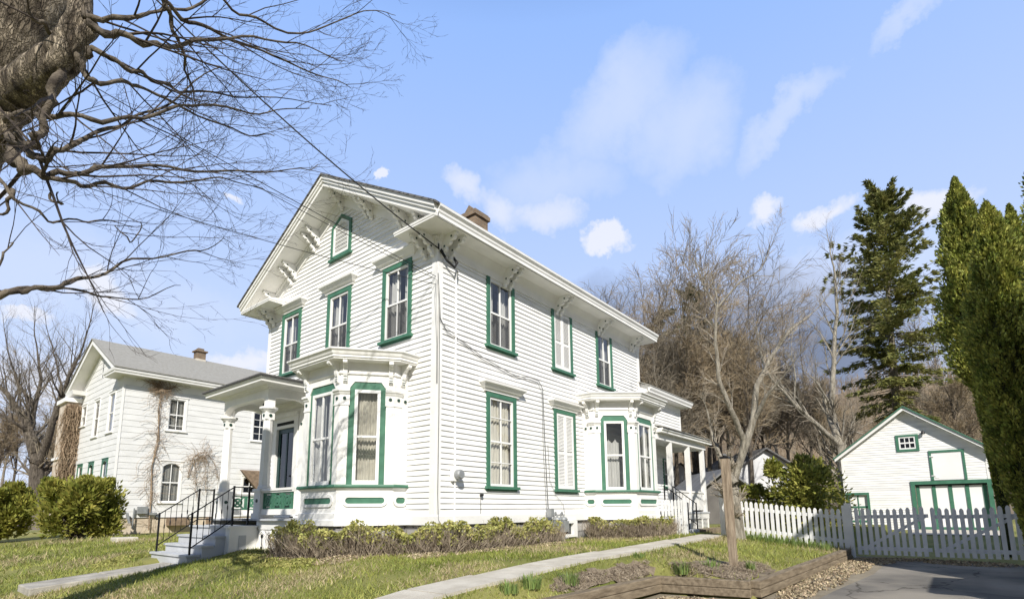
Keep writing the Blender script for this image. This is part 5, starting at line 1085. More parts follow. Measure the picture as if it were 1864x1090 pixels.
def nwin(fr, u0, u1, z0, z1, cas='trim', arch=False, sty=(.5,), mu=((.5, 0, 1),), cur=True):
    s = sash(fr, u0, u1, z0, z1, .035, mu, sty, -.05, -.005, .025).build('window', 'white', nb)
    quad(fr, u0, u1, -.035, z0, z1).build('pane', 'glass' if cur else 'dglass', s)
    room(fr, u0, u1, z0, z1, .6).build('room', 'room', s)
    if cur: drape(fr, u0, u1, z0, z1, -.12, .015, 5).build('curtain', 'gcurtain', s)
    c = MB(); w = .09
    c.ring(fr, [(u0-w, z0-.02), (u1+w, z0-.02), (u1+w, z1+w), (u0-w, z1+w)], [(u0, z0), (u1, z0), (u1, z1), (u0, z1)], -.05, .025); c.fbox(fr, u0-w-.04, u1+w+.04, 0, .07, z0-.07, z0-.02); c.fbox(fr, u0-w-.02, u1+w+.02, 0, .05, z1+w, z1+w+.03)
    if arch:
        for a, b, sg in ((u0, (u0+u1)/2, 1), ((u0+u1)/2, u1, -1)):
            pts = [(u0, z1), (u0, z1-.14)] if sg > 0 else [(u1, z1-.14), (u1, z1)]
        k = 10; mid = (u0+u1)/2; hw = (u1-u0)/2
        for i in range(k):
            t0, t1 = -1+2*i/k, -1+2*(i+1)/k; h0, h1 = z1-.16*(t0*t0), z1-.16*(t1*t1)
            c.hexa([fr(mid+hw*t, o, z) for o in (-.05, .02) for t, z in ((t0, h0), (t1, h1), (t1, z1+.001), (t0, z1+.001))])
    c.build('casing', cas, s); return s
nwin(NS, *hs[0], sty=(.5, .15)); nwin(NS, *hs[1], arch=True); nwin(NS, *hs[2], cur=False, sty=(.25, .5, .75)); nwin(NS, *hs[3], cur=False)
for i, h in enumerate(hf): nwin(NF, *h, arch=(i in (3, 4)), cas='trim' if i < 3 else 'green', mu=())
MB().fbox(NF, NW/2-.04, NW/2+.04, .0, .012, 6.05, 6.75).build('attic_slit', 'dark', nb)
m = MB(); m.fbox(NS, 1.2-.35, 1.2+.0, .02, .16, .08, .36).fbox(NS, 1.28, 1.55, .02, .14, 0.02, .12); m.tube([(NX+.75, NY-.1, .3), (NX+.72, NY-.12, -.5)], .03, 6).tube([(NX+.55, NY-.1, -.1), (NX+.5, NY-.15, .1), (NX+.6, NY-.2, -.3)], .05, 6); m.build('utility_box', 'meter', nb)
MB().fbox(NS, 1.95, 2.75, .0, .25, -.42, -.12).fbox(NS, 3.5, 4.4, 0, .3, -.40, -.10).build('basement_hatch', 'tanwood', nb)
m = MB(); m.extr([NS(u, 0.02, z) for u, z in ((4.8, 2.07), (5.7, 2.07), (5.7, 1.0))], [NS(u, .25, z) for u, z in ((4.8, 2.0), (5.7, 2.0), (5.7, 1.0))]); m.build('side_awning', 'tanwood', nb)
# vine-covered porch tower at its far front corner
m = MB(); m.box(NX-.55, NX+.2, NY+NW-.25, NY+NW+1.2, -.7, 5.3); m.build('side_tower', mat('weathered_tan_board', (.42, .33, .24), .85, .3, 2, .3, 20, c2=(.62, .55, .46)), nb); MB().box(NX-.66, NX+.3, NY+NW-.35, NY+NW+1.3, 5.3, 5.5).box(NX-.62, NX+.2, NY+NW-.3, NY+NW+1.3, 2.6, 2.72).build('tower_cornice', 'trim', nb)
# dry vines on the neighbour's wall and tower
def vine(name, label, seed, stems):
    m = MB(); rr = random.Random(seed); base = stems[0][0][0]
    for pts, r, fan, spread in stems:
        P = [np.array(p, float) for p in pts]; m.tube(P, [r*(1-.5*i/(len(P)-1)) for i in range(len(P))], 5)
        for k in range(fan):
            i = rr.randrange(len(P)-1); b = P[i]+(P[i+1]-P[i])*rr.random(); q = [b]; d = nrm(np.array([rr.uniform(-1, 1), 0, rr.uniform(-.7, .9)]))
            for _ in range(rr.randint(4, 9)):
                d = nrm(d+np.array([rr.uniform(-.6, .6), 0, rr.uniform(-.6, .5)])); nx_ = q[-1]+d*spread*rr.uniform(.06, .16); nx_[1] = b[1]-.01-.05*rr.random(); q.append(nx_)
            m.tube(q, rr.uniform(.003, .007), 3)
    o = m.build(name, 'vine', org=base, fix=False); tag(o, label, 'vine', 'dry vines on the neighbouring house'); return o
yv = NY-.07
vine('dry_vine', 'tall dry vine climbing between the windows of the left house', 3, [([(.72, yv, -.6), (.70, yv, .8), (.62, yv, 2.0), (.78, yv, 3.2), (.66, yv, 4.4), (.72, yv, 5.35)], .026, 110, 1.0), ([(.70, yv, .3), (.62, yv, 2.0), (.72, yv, 3.2), (.74, yv, 5.3)], .018, 60, .7), ([(.4, yv-.03, 5.45), (.72, yv-.1, 5.2), (1.25, yv-.03, 5.5)], .03, 150, .55), ([(.72, yv, 5.2), (.6, yv-.05, 5.45), (.2, yv, 5.5)], .03, 90, .5)])
vine('dry_vine', 'drooping spray of dry vine right of the arched window of the left house', 4, [([(2.0, yv, 1.6), (2.15, yv-.05, 2.5), (2.6, yv-.1, 2.8), (3.0, yv-.1, 2.3), (3.2, yv-.05, 1.6)], .018, 120, .8), ([(2.3, yv, 2.6), (2.65, yv-.1, 2.4), (2.75, yv-.05, 1.0)], .014, 60, .7), ([(2.2, yv, 2.4), (2.3, yv-.05, 1.5), (2.45, yv-.03, .5)], .012, 40, .6)])
rr = random.Random(9); m = MB()
for k in range(800):
    b = np.array([NX-.62+rr.random()*.6, NY+NW-.42+rr.random()*.2, 5.2-rr.random()**1.3*5.2]); q = [b]
    for _ in range(5): q.append(q[-1]+np.array([rr.uniform(-.10, .10), rr.uniform(-.08, .06), rr.uniform(-.35, .1)]))
    m.tube(q, rr.uniform(.006, .016), 3)
tag(m.build('dry_vine', 'vine', org=(NX-.7, NY+NW-.3, -.7), fix=False), 'thick mass of tan vine hanging down the far corner of the left house', 'vine', 'dry vines on the neighbouring house')
# ------------------------------------------------------------------ house to the right of the driveway (out of the frame; it shades the gate and asphalt)
sh = thing('driveway_neighbour_house', 'plain white two-storey house beyond the right edge of the driveway', 'house', (5, -14, -1.3))
m = MB(); laps(m, Fr((9.2, -11.3), (1.9, -11.3)), 0, 7.3, -1.3, 5.6); laps(m, Fr((1.9, -11.3), (1.9, -18)), 0, 6.7, -1.3, 5.6); laps(m, Fr((9.2, -18), (9.2, -11.3)), 0, 6.7, -1.3, 5.6); laps(m, Fr((1.9, -11.0), (.3, -11.0)), 0, 1.6, -1.3, 2.1); laps(m, Fr((.3, -11.0), (.3, -17)), 0, 6, -1.3, 2.1)
m.build('neighbour_wall', 'siding', sh, fix=False)
m = MB(); m.hexa([(1.6, -10.95, 5.55), (9.5, -10.95, 5.55), (9.5, -14.65, 7.9), (1.6, -14.65, 7.9), (1.6, -10.95, 5.65), (9.5, -10.95, 5.65), (9.5, -14.65, 8.0), (1.6, -14.65, 8.0)]); m.hexa([(1.6, -14.65, 7.9), (9.5, -14.65, 7.9), (9.5, -18.4, 5.55), (1.6, -18.4, 5.55), (1.6, -14.65, 8.0), (9.5, -14.65, 8.0), (9.5, -18.4, 5.65), (1.6, -18.4, 5.65)]); m.hexa([(.1, -10.8, 2.1), (1.88, -10.8, 2.1), (1.88, -17, 2.6), (.1, -17, 2.6), (.1, -10.8, 2.22), (1.88, -10.8, 2.22), (1.88, -17, 2.72), (.1, -17, 2.72)])
m.build('neighbour_roof', 'shingle', sh)
# ------------------------------------------------------------------ evergreen shrubs and columns
def shrub(name, label, c, rx, ry, h, n, size, m, seed, group=None, cat='shrub', spiky=.5, loose=.25):
    t = thing(name, label, cat, c, group); rr = random.Random(seed); L = []; D = []; lob = [(rr.uniform(-.55, .55)*rx, rr.uniform(-.55, .55)*ry, rr.uniform(.22, .75)*h, rr.uniform(.30, .5)) for _ in range(16)]+[(rr.uniform(-.6, .6)*rx, rr.uniform(-.6, .6)*ry, rr.uniform(.75, 1.0)*h, rr.uniform(.08, .17)) for _ in range(12)]; tw = MB()
    for k in range(n):
        lx, ly, lz, lr = rr.choice(lob); d = nrm(rv(rr)); q = rr.uniform(.62, 1.0)**.5*(1+loose*rr.gauss(0, .4)); p = np.array([lx+d[0]*lr*rx*q, ly+d[1]*lr*ry*q, lz+d[2]*lr*h*.62*q])
        if p[2] < .02: continue
        L.append(p+np.array(c)); D.append(d*1.2+np.array([0, 0, spiky]))
    for k in range(40):
        lx, ly, lz, lr = rr.choice(lob); tw.tube([np.array(c)+np.array([lx*.2, ly*.2, 0]), np.array(c)+np.array([lx*.6, ly*.6, lz*.6]), np.array(c)+np.array([lx*1.15, ly*1.15, lz*1.1])], [.03, .018, .006], 4)
    V, k = leaves(L, size, seed, up=0, quadm=True, aspect=.45, dirs=D); fastmesh('foliage', V, k, m, t); tw.build('stem', 'bark', t, fix=False); return t
shrub('juniper_shrub', 'broad dark green juniper at the corner of the left house', (-2.2, 15.0, -.72), 1.35, 1.2, 1.95, 24000, .15, 'juniper', 51, 'junipers by the left house', spiky=.9, loose=.5)
shrub('juniper_shrub', 'smaller juniper at the left edge, beside the bare tree', (-3.85, 17.2, -.75), .95, 1.0, 1.85, 14000, .15, 'juniper', 52, 'junipers by the left house', spiky=.9, loose=.5)
shrub('laurel_shrub', 'large loose evergreen shrub behind the white picket fence', (WP(1462, 930, 19)[0], WP(1462, 930, 19)[1], -.75), 2.1, 1.5, 2.6, 12000, .15, 'juniper', 53, spiky=.2, loose=.6)
shrub('fence_shrub', 'small green shrub between the tree and the large evergreen shrub', (WP(1385, 930, 20)[0], WP(1385, 930, 20)[1], -.7), 1.1, 1.1, 1.6, 5000, .14, 'juniper', 54, spiky=.2, loose=.6)
def arborvitae(c, h, r, n, seed, label, size=.085, T=(0, .04, .2, .5, .8, .93, 1), Q=(.3, .75, .95, 1., .72, .4, .03)):
    t = thing('arborvitae', label, 'tree', c, 'columnar arborvitae at the right edge'); rg = np.random.RandomState(seed)
    tt = rg.beta(1.15, 1.0, n); prof = np.interp(tt, T, Q)*r; a = rg.uniform(0, 2*np.pi, n)
    lump = 1+.22*np.sin(a*3+tt*h*2.1+seed)+.15*np.sin(a*5-tt*h*4.3+seed)+.13*np.sin(a*9+tt*h*7.+2*np.sin(a*4))+.08*np.sin(a*15-tt*h*11); q = 1-np.abs(rg.normal(0, .20, n)); fly = rg.rand(n) < .05; q = np.where(fly, 1+rg.uniform(0, .18, n), q)
    R_ = prof*lump*q; P = np.stack([c[0]+R_*np.cos(a), c[1]+R_*np.sin(a), c[2]+.05+tt*(h-.1)+rg.normal(0, .03, n)], 1); D = np.stack([np.cos(a)*.7, np.sin(a)*.7, np.full(n, 1.0)], 1)
    V, k = leaves(P, size, seed, quadm=True, aspect=.5, dirs=D); fastmesh('foliage', V, k, 'arbor', t)
    m = MB(); m.tube([(c[0], c[1], c[2]-.1), (c[0], c[1], c[2]+h*.9)], [.12, .03], 8)
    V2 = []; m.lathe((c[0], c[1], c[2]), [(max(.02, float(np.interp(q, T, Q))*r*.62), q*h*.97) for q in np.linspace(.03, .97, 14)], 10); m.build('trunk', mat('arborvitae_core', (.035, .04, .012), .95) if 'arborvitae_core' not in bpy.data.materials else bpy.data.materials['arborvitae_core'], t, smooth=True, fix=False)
arborvitae((9.54, -8.73, -1.05), 9.35, .60, 62000, 61, 'tallest arborvitae column, immediately right of the garage', T=(0, .15, .3, .40, .48, .62, .8, .93, 1), Q=(.08, .14, .20, .32, .85, 1., .72, .38, .03))
arborvitae((7.14, -9.0, -1.12), 7.5, .58, 60000, 62, 'nearer arborvitae column just right of the tallest one', .075, T=(0, .14, .24, .44, .61, .86, .95, 1), Q=(.26, .38, .56, .86, .92, .55, .28, .03))
arborvitae((5.60, -9.62, -1.18), 7.7, .42, 30000, 63, 'arborvitae column at the right edge of the photo, nearest the camera', .07)
arborvitae((11.23, -9.83, -1.05), 9.0, .42, 26000, 64, 'shaded arborvitae column behind the others', .10)
# ------------------------------------------------------------------ tall spruce and pines
def spruce(name, base, h, z0, rmax, nb_, seed, label, lean=(0, 0), leaf=.30, dens=26, group=None, prof=None, cat='tree', bare=True):
    t = thing(name, label, cat, base, group); rr = random.Random(seed); top = np.array(base)+np.array([lean[0], lean[1], h]); B = np.array(base, float); tr = MB(); tr.tube([B-(0, 0, .5), B+(top-B)*.4, top], [.30*h/22, .22*h/22, .03], 9); L = []; D = []
    for k in range(nb_):
        f = (k+rr.random())/nb_; f = z0/h+(1-z0/h)*f; c = B+(top-B)*f; a = rr.uniform(0, 6.283); rel = (f-z0/h)/(1-z0/h)
        ln = rmax*(prof(rel) if prof else (1-rel)**.6)*rr.uniform(.42, 1.2); up0 = .55*rel-.05; d = np.array([math.cos(a), math.sin(a), up0]); pts = [c]; n = 7
        for i in range(n): d = nrm(d+np.array([0, 0, -.07+.03*i*(.4+rel)])+rv(rr)*.06); pts.append(pts[-1]+d*ln/n)
        tr.tube(pts, [.035*(1-i/(n+2)) for i in range(n+1)], 4)
        if rel < .12 and rr.random() < .45 or rel < .30 and rr.random() < .35: continue
        for i in range(2, n+1):
            for s in range(int(dens*(.5+i/n*.5))):
                sd = np.cross(d, (0, 0, 1)); q = rr.gauss(0, .35)*ln*.22*(1.15-abs(i/n-.5)); p = pts[i]+sd*q+np.array([0, 0, -abs(rr.gauss(0, .10))*1.4-.02])+rv(rr)*.07; L.append(p); D.append(nrm(d)*1.0+sd*np.sign(q)*.7+np.array([0, 0, -.35]))
    tr.build('trunk', 'bark_tan', t, fix=False); V, k = leaves(L, leaf, seed, quadm=True, aspect=.28, dirs=D); fastmesh('foliage', V, k, 'needle', t); return t
spruce('spruce_tree', (39.1, -5.6, .5), 22.9, 6.0, 4.3, 300, 71, 'tall dark spruce with a bare lower trunk behind the garage', lean=(-.6, -.9), prof=lambda r: min(1, .62+.5*min(1, r*2.2))*(1-r**3.2)**.75 if r < .95 else .32, dens=29, leaf=.36)
M['spruce_needle'] = M['needle']; M['needle'] = mat('pine_needle', (.055, .08, .022), .7, .3, .8, 0, c2=(.14, .16, .05), island=.4, trans=True)
spruce('pine_tree', (40.5, 8.6, 2), 18.6, 8, 3.4, 90, 72, 'dark pine rising behind the bare trees, taller one in the middle', leaf=.42, dens=20, group='pines behind the bare trees', prof=lambda r: .9-.55*r)
spruce('pine_tree', (39, 14.6, 2), 14.2, 6, 3.2, 80, 73, 'dark pine at the left end of the bare woods, above the house eave', leaf=.42, dens=20, group='pines behind the bare trees', prof=lambda r: .9-.55*r)
spruce('pine_tree', (39, 11.2, 2), 16.6, 6, 3.2, 80, 74, 'dark pine between the other two, half hidden by bare branches', leaf=.42, dens=18, group='pines behind the bare trees', prof=lambda r: .9-.5*r)
# ------------------------------------------------------------------ bare trees
PB = [dict(seg=6, kids=9, rat=(.42, .62), ang=(.35, .75), wob=.10, lift=.10, t0=.28, rk=.55, tip=.35, fork=1), dict(seg=6, kids=7, rat=(.45, .65), ang=(.35, .8), wob=.16, lift=.10, t0=.25, rk=.5, tip=.25), dict(seg=5, kids=6, rat=(.5, .7), ang=(.35, .8), wob=.2, lift=.06, t0=.2, rk=.55, tip=.2), dict(seg=4, kids=4, rat=(.45, .7), ang=(.3, .8), wob=.22, lift=.05, t0=.2, rk=.6, tip=.2), dict(seg=3, kids=0, rat=(.5, .5), ang=(.3, .6), wob=.25, lift=.05, tip=.3)]
def bare_tree(name, label, base, h, r, seed, bark='bark', twigm='twig_gray', P=PB, group=None, forks=None, d0=(0, 0, 1)):
    t = thing(name, label, 'tree', base, group); rr = random.Random(seed); m = MB(); f = MB(); B = np.array(base, float)
    if forks is None: grow(m, B-(0, 0, .4), d0, h*.62, r, 0, P, rr, f)
    else:
        for pts, r0, r1 in forks:
            P_ = [np.array(p, float) for p in pts]; n = len(P_); rad = [r0+(r1-r0)*i/(n-1) for i in range(n)]
            S = [P_[0]]
            for i in range(n-1):
                for k in range(1, 4): S.append(P_[i]+(P_[i+1]-P_[i])*k/3+(rv(rr)*.02*np.linalg.norm(P_[i+1]-P_[i]) if k < 3 else 0))
            m.tube(S, list(np.interp(np.linspace(0, 1, len(S)), np.linspace(0, 1, n), rad)), 8)
            Ln = sum(np.linalg.norm(P_[i+1]-P_[i]) for i in range(n-1))
            for k in range(int(4+Ln*1.3)):
                q = .35+.65*(k+rr.random())/(4+Ln*1.3); i = min(n-2, int(q*(n-1))); w = q*(n-1)-i; b = P_[i]+(P_[i+1]-P_[i])*w; dd = nrm(P_[i+1]-P_[i]); sd = nrm(np.cross(dd, rv(rr))); a = rr.uniform(.4, .9)
                grow(m, b, nrm(dd*math.cos(a)+sd*math.sin(a)+np.array([0, 0, .15])), h*rr.uniform(.16, .28)*(1.15-.4*q), max((r0+(r1-r0)*q)*.4, .012), 2, P, rr, f)
            grow(m, P_[-1], nrm(P_[-1]-P_[-2]), h*.25, r1, 1, P, rr, f)
    m.build('trunk', bark, t, fix=False, smooth=True); f.build('twigs', twigm, t, fix=False); return t
# the woods on the slope behind: six kinds of build, each planted many times with its own turn and size
kinds = []
PW = [dict(mn=.014, seg=6, kids=14, rat=(.34, .5), ang=(.35, .7), wob=.07, lift=.10, t0=.35, rk=.5, tip=.3, fork=1), dict(seg=5, kids=8, rat=(.45, .65), ang=(.35, .9), wob=.18, lift=.07, t0=.1, rk=.55, tip=.3), dict(seg=4, kids=7, rat=(.5, .75), ang=(.35, .9), wob=.2, lift=.05, t0=.1, rk=.7, tip=.4), dict(seg=3, kids=4, rat=(.5, .8), ang=(.3, .9), wob=.25, lift=.03, t0=.1, rk=.8, tip=.5), dict(seg=2, kids=0, wob=.2, lift=0, rat=(.5, .5), ang=(.3, .6))]
spots = [(1095, 560, 42, 15.), (1120, 600, 37, 14.), (1160, 600, 41, 17.), (1195, 640, 36, 16.5), (1215, 620, 44, 19.5), (1245, 700, 35, 17.5), (1275, 640, 42, 20.), (1300, 720, 39, 18.5), (1330, 660, 46, 20.), (1355, 740, 37, 16.), (1390, 660, 48, 19.), (1425, 740, 50, 17.5), (1462, 700, 54, 17.), (1495, 760, 52, 15.5), (1180, 700, 50, 20), (1260, 700, 52, 22), (1130, 640, 54, 18), (1345, 700, 56, 22), (1410, 700, 60, 20), (1140, 640, 46, 16.5), (1210, 640, 48, 19), (1235, 640, 39, 16), (1290, 640, 49, 20.5), (1315, 640, 43, 18.5), (1372, 640, 52, 17.5), (1105, 640, 50, 15.5), (1175, 640, 34, 12), (1150, 640, 38, 14.5), (1205, 640, 42, 17.5), (1255, 640, 45, 18.5), (1300, 640, 52, 20.5),
         (1700, 760, 46, 15.5), (1735, 780, 40, 13.), (1770, 800, 44, 13), (1668, 760, 52, 15), (20, 900, 48, 12), (60, 900, 52, 12), (105, 900, 46, 11), (140, 900, 56, 13), (-15, 900, 44, 12), (80, 900, 62, 15), (0, 900, 64, 15), (1500, 760, 62, 13), (1550, 780, 58, 12), (1605, 790, 60, 12)]
def hillz(x, y):
    p = np.array([x, y]); d = (p-CAM[:2])@nrm(FW[:2]*np.array([1, 1])); s = (p-CAM[:2])@np.array([RT[0], RT[1]])
    return -.6+max(0, d-28)*.085+max(0, d-70)*.10
for i in range(5):
    kinds.append(bare_tree('bare_tree', 'woodland', (0, 0, 0), 17, .19, 100+i, 'bark_tan' if i % 2 else 'bark', 'twig_tan' if i % 2 == 0 else 'twig_gray', P=PW, group='bare trees in the woods behind the houses'))
words = ['bare brown tree', 'slender grey leafless tree', 'twiggy tan tree', 'dense leafless tree', 'thin-stemmed bare tree']
used = set(); wk = random.Random(5)
lefts = sorted(i for i, s in enumerate(spots) if s[0] < 200); rights = sorted((i for i, s in enumerate(spots) if s[0] > 200), key=lambda i: spots[i][0])
ordn = ['first', 'second', 'third', 'fourth', 'fifth', 'sixth', 'seventh', 'eighth', 'ninth', 'tenth', 'eleventh', 'twelfth', 'thirteenth', 'fourteenth', 'fifteenth', 'sixteenth', 'seventeenth', 'eighteenth', 'nineteenth', 'twentieth', 'twenty-first', 'twenty-second', 'twenty-third', 'twenty-fourth', 'twenty-fifth', 'twenty-sixth', 'twenty-seventh', 'twenty-eighth', 'twenty-ninth', 'thirtieth', 'thirty-first', 'thirty-second', 'thirty-third', 'thirty-fourth', 'thirty-fifth', 'thirty-sixth', 'thirty-seventh', 'thirty-eighth', 'thirty-ninth', 'fortieth', 'forty-first', 'forty-second', 'forty-third', 'forty-fourth']
lefts.sort(key=lambda i: spots[i][0])
for i, (u, v, w, h) in enumerate(spots):
    p = WP(u, v, w); z = hillz(p[0], p[1]); K = kinds[i % 5]; s = h/17.*(.97 if 1000 < u < 1660 else 1.)
    lab = '%s, %s from the left in the woods %s' % (words[i % 5], ordn[(lefts if u < 200 else rights).index(i)], 'behind the left house' if u < 200 else 'right of the main house')
    if i < 5: o = K; o.location = (p[0], p[1], z); o.rotation_euler = (0, 0, wk.uniform(0, 6.28)); o.scale = (s, s, s); o['label'] = lab
    else: dup(K, (p[0], p[1], z), wk.uniform(0, 6.28), s, lab)
# hill with its brush
hs_ = MB(); nu, nv = 70, 34; rows = []
for j in range(nv):
    w = 26+j*(300-26)/(nv-1)
    for i in range(nu):
        u = -900+i*(3600/(nu-1)); p = WP(u, 781, w); d = w; ridge = 34*math.exp(-((u-1750)/620)**2)+6*math.exp(-((u+300)/900)**2)
        zz = -.75+max(0, w-30)*.06 if w < 60 else 1.05+ridge*(1-math.exp(-((w-60)/60.)**2))*1.15+.8*math.sin(i*1.3+j)*min(1, (w-60)/40)
        rows.append((p[0], p[1], zz-.05))
hs_.v = rows; hs_.f = [(j*nu+i, j*nu+i+1, (j+1)*nu+i+1, (j+1)*nu+i) for j in range(nv-1) for i in range(nu-1)]
struct(hs_.build('hillside', mat('hillside_brush', (.15, .115, .075), .95, .3, .12, 0, c2=(.24, .185, .12), detail=10), smooth=True, fix=False))
HV = np.array(rows).reshape(nv, nu, 3)
def hz_at(j, i): return HV[j, i]
rr = random.Random(77); m = MB(); cnt = 0
for k in range(5200):
    jf = 4+rr.random()**.8*(nv-6); uf = rr.uniform(10, nu-12) if rr.random() < .25 else rr.uniform(38, 56); j, i = int(jf), int(uf); a, b = jf-j, uf-i
    p = HV[j, i]*(1-a)*(1-b)+HV[j+1, i]*a*(1-b)+HV[j, i+1]*(1-a)*b+HV[j+1, i+1]*a*b; h = rr.uniform(2.5, 5.5)
    top = p+np.array([rr.uniform(-.4, .4), rr.uniform(-.4, .4), h]); m.tube([p, top], [.07, .02], 3)
    for _ in range(7):
        t = rr.uniform(.25, 1.); b0 = p+(top-p)*t; d = nrm(rv(rr)*np.array([1, 1, .3])+np.array([0, 0, .9])); m.tube([b0, b0+d*h*rr.uniform(.2, .42)], [.045, .015], 3)
tag(m.build('hillside_woods', mat('hillside_twigs', (.20, .15, .10), .9, .2, .05, 0, c2=(.36, .28, .19)), fix=False), 'distant brown leafless woods covering the hillside', 'woods', kind='stuff')
# the pale double-stemmed tree at the fence
tz = gz(7.3, -3.45)
bare_tree('fence_tree', 'pale-barked tree with several stems at the white picket fence', (7.3, -3.45, tz), 3.3, .2, 201, 'pale_bark', 'fence_twig', forks=[
    ([(7.3, -3.45, tz-.2), (7.28, -3.42, tz+.5), (7.25, -3.4, tz+1.25)], .25, .20),
    ([(7.25, -3.4, tz+1.2), WP(1372, 760, 13.9), WP(1378, 700, 14.1), WP(1400, 655, 14.3), WP(1440, 600, 14.6), WP(1478, 570, 14.8)], .105, .018),
    ([(7.25, -3.4, tz+1.25), WP(1355, 800, 13.6), WP(1330, 745, 13.3), WP(1308, 690, 13.2), WP(1302, 620, 13.2), WP(1306, 555, 13.2)], .088, .028),
    ([WP(1306, 560, 13.2), WP(1345, 515, 13.), WP(1385, 490, 12.8), WP(1400, 455, 12.7)], .028, .008),
    ([WP(1306, 560, 13.2), WP(1280, 520, 13.4), WP(1262, 470, 13.5)], .024, .007),
    ([WP(1340, 880, 13.5), WP(1315, 845, 13.9), WP(1298, 800, 14.3), WP(1290, 760, 14.5)], .09, .03),
    ([WP(1372, 765, 13.9), WP(1395, 720, 13.5), WP(1430, 680, 13.2)], .06, .02)])
# tree forking just left of the garage
gzb = -.7
bare_tree('forked_tree', 'bare forked tree beside the left wall of the garage', (24.2, -3.9, gzb), 11, .2, 202, 'pale_bark', 'twig_gray', forks=[
    ([(24.2, -3.9, gzb-.3), WP(1538, 870, 27), WP(1528, 810, 27)], .26, .22), ([WP(1528, 810, 27), WP(1512, 740, 27.3), WP(1518, 660, 27.6), WP(1524, 570, 28), WP(1520, 500, 28.3)], .17, .05),
    ([WP(1528, 812, 27), WP(1490, 775, 26.6), WP(1445, 735, 26.2), WP(1405, 690, 25.8)], .14, .05), ([WP(1535, 805, 27), WP(1555, 785, 26.8), WP(1572, 790, 26.6)], .07, .02), ([WP(1445, 735, 26.2), WP(1448, 690, 26), WP(1440, 640, 26)], .05, .02), ([WP(1512, 740, 27.3), WP(1490, 700, 27), WP(1470, 680, 27)], .06, .02)])
# tree at the far left
bare_tree('oak_tree', 'large bare spreading tree left of the neighbouring house', (-4.5, 33, -.9), 14, .3, 203, 'bark', 'twig_gray', forks=[
    ([WP(70, 910, 36), WP(68, 850, 36)], .5, .42), ([WP(68, 850, 36), WP(54, 800, 36), WP(45, 765, 36), WP(12, 715, 36), WP(-15, 690, 36)], .30, .10), ([WP(68, 850, 36), WP(90, 790, 35.5), WP(105, 740, 35.3), WP(125, 685, 35), WP(148, 640, 35)], .28, .06), ([WP(52, 790, 36), WP(62, 745, 36.4), WP(75, 690, 36.8), WP(68, 640, 37)], .20, .05), ([WP(62, 745, 36.4), WP(35, 700, 36), WP(20, 660, 36)], .12, .04), ([WP(98, 760, 35.4), WP(112, 700, 36), WP(100, 650, 36.5)], .12, .04), ([WP(52, 785, 36), WP(20, 765, 35), WP(-10, 745, 35)], .12, .04)])
# ------------------------------------------------------------------ the big maple overhanging from the upper left
mt = thing('maple_tree', 'huge old bare maple with low branches spreading over the front lawn', 'tree', (-7.75, .55, -1.5)); rr = random.Random(303); mm_ = MB(); mf = MB()
ml_ = MB()
def limb(pts, radii, tgt=mm_, n=12, rough=.0):
    P_ = [np.array(p, float) for p in pts]; S = []; m_ = len(P_)
    for i in range(m_-1):                                       # Catmull-Rom through the points
        p0, p1, p2, p3 = P_[max(0, i-1)], P_[i], P_[i+1], P_[min(m_-1, i+2)]
        for k in range(6): t = k/6; S.append(.5*((2*p1)+(-p0+p2)*t+(2*p0-5*p1+4*p2-p3)*t*t+(-p0+3*p1-3*p2+p3)*t**3))
    S.append(P_[-1]); wob = .018 if tgt is not mm_ else 0.; ph = rr.uniform(0, 6); S = [q+wob*np.array([math.sin(i*.9+ph), math.sin(i*1.3+ph*2), math.sin(i*1.1+ph*3)]) for i, q in enumerate(S)]; rad = np.interp(np.linspace(0, 1, len(S)), np.linspace(0, 1, m_), radii)
    S = [s+rv(rr)*r*rough for s, r in zip(S, rad)]; tgt.tube(S, [r*(1+rough*rr.uniform(-.5, .5)) for r in rad], n); return S, rad
PM = [None, None, dict(seg=7, kids=4, rat=(.5, .75), ang=(.25, .7), wob=.12, lift=.015, t0=.25, rk=.6, tip=.25), dict(seg=6, kids=3, rat=(.45, .7), ang=(.3, .8), wob=.14, lift=.03, t0=.15, rk=.6, tip=.3), dict(seg=4, kids=2, rat=(.4, .7), ang=(.3, .9), wob=.2, lift=.05, t0=.3, rk=.7, tip=.4), dict(seg=2, kids=0, rat=(.5, .5), ang=(.4, .6), wob=.2, lift=.02)]
limb([(-7.75, .55, -1.6), (-7.65, .4, .2), WP(-200, 520, 5.4), WP(-92, 280, 5.5), WP(0, 120, 5.5), WP(78, -30, 5.6), WP(110, -260, 5.8)], [.58, .46, .38, .35, .38, .36, .32], rough=.05, n=18)
limb([WP(-90, 200, 5.5), WP(-60, 60, 5.8), WP(-70, -120, 6.2)], [.2, .2, .18], rough=.06)
limb([WP(10, 190, 5.3), WP(80, 130, 5.0), WP(120, 95, 4.95), WP(133, 60, 4.95), WP(145, 25, 5.0), WP(150, -60, 5.1)], [.22, .17, .15, .12, .10, .07], rough=.06)
limb([WP(60, 180, 5.2), WP(95, 125, 4.9), WP(140, 75, 4.9), WP(165, 55, 4.95), WP(163, 35, 5.0)], [.12, .10, .075, .065, .05], rough=.06)
limb([WP(-60, 330, 5.4), WP(-10, 220, 5.3), WP(35, 160, 5.3)], [.2, .2, .16], rough=.05)
limb([WP(-30, 210, 5.3), WP(5, 240, 5.2), WP(5, 200, 5.1)], [.2, .16, .05], rough=.05)
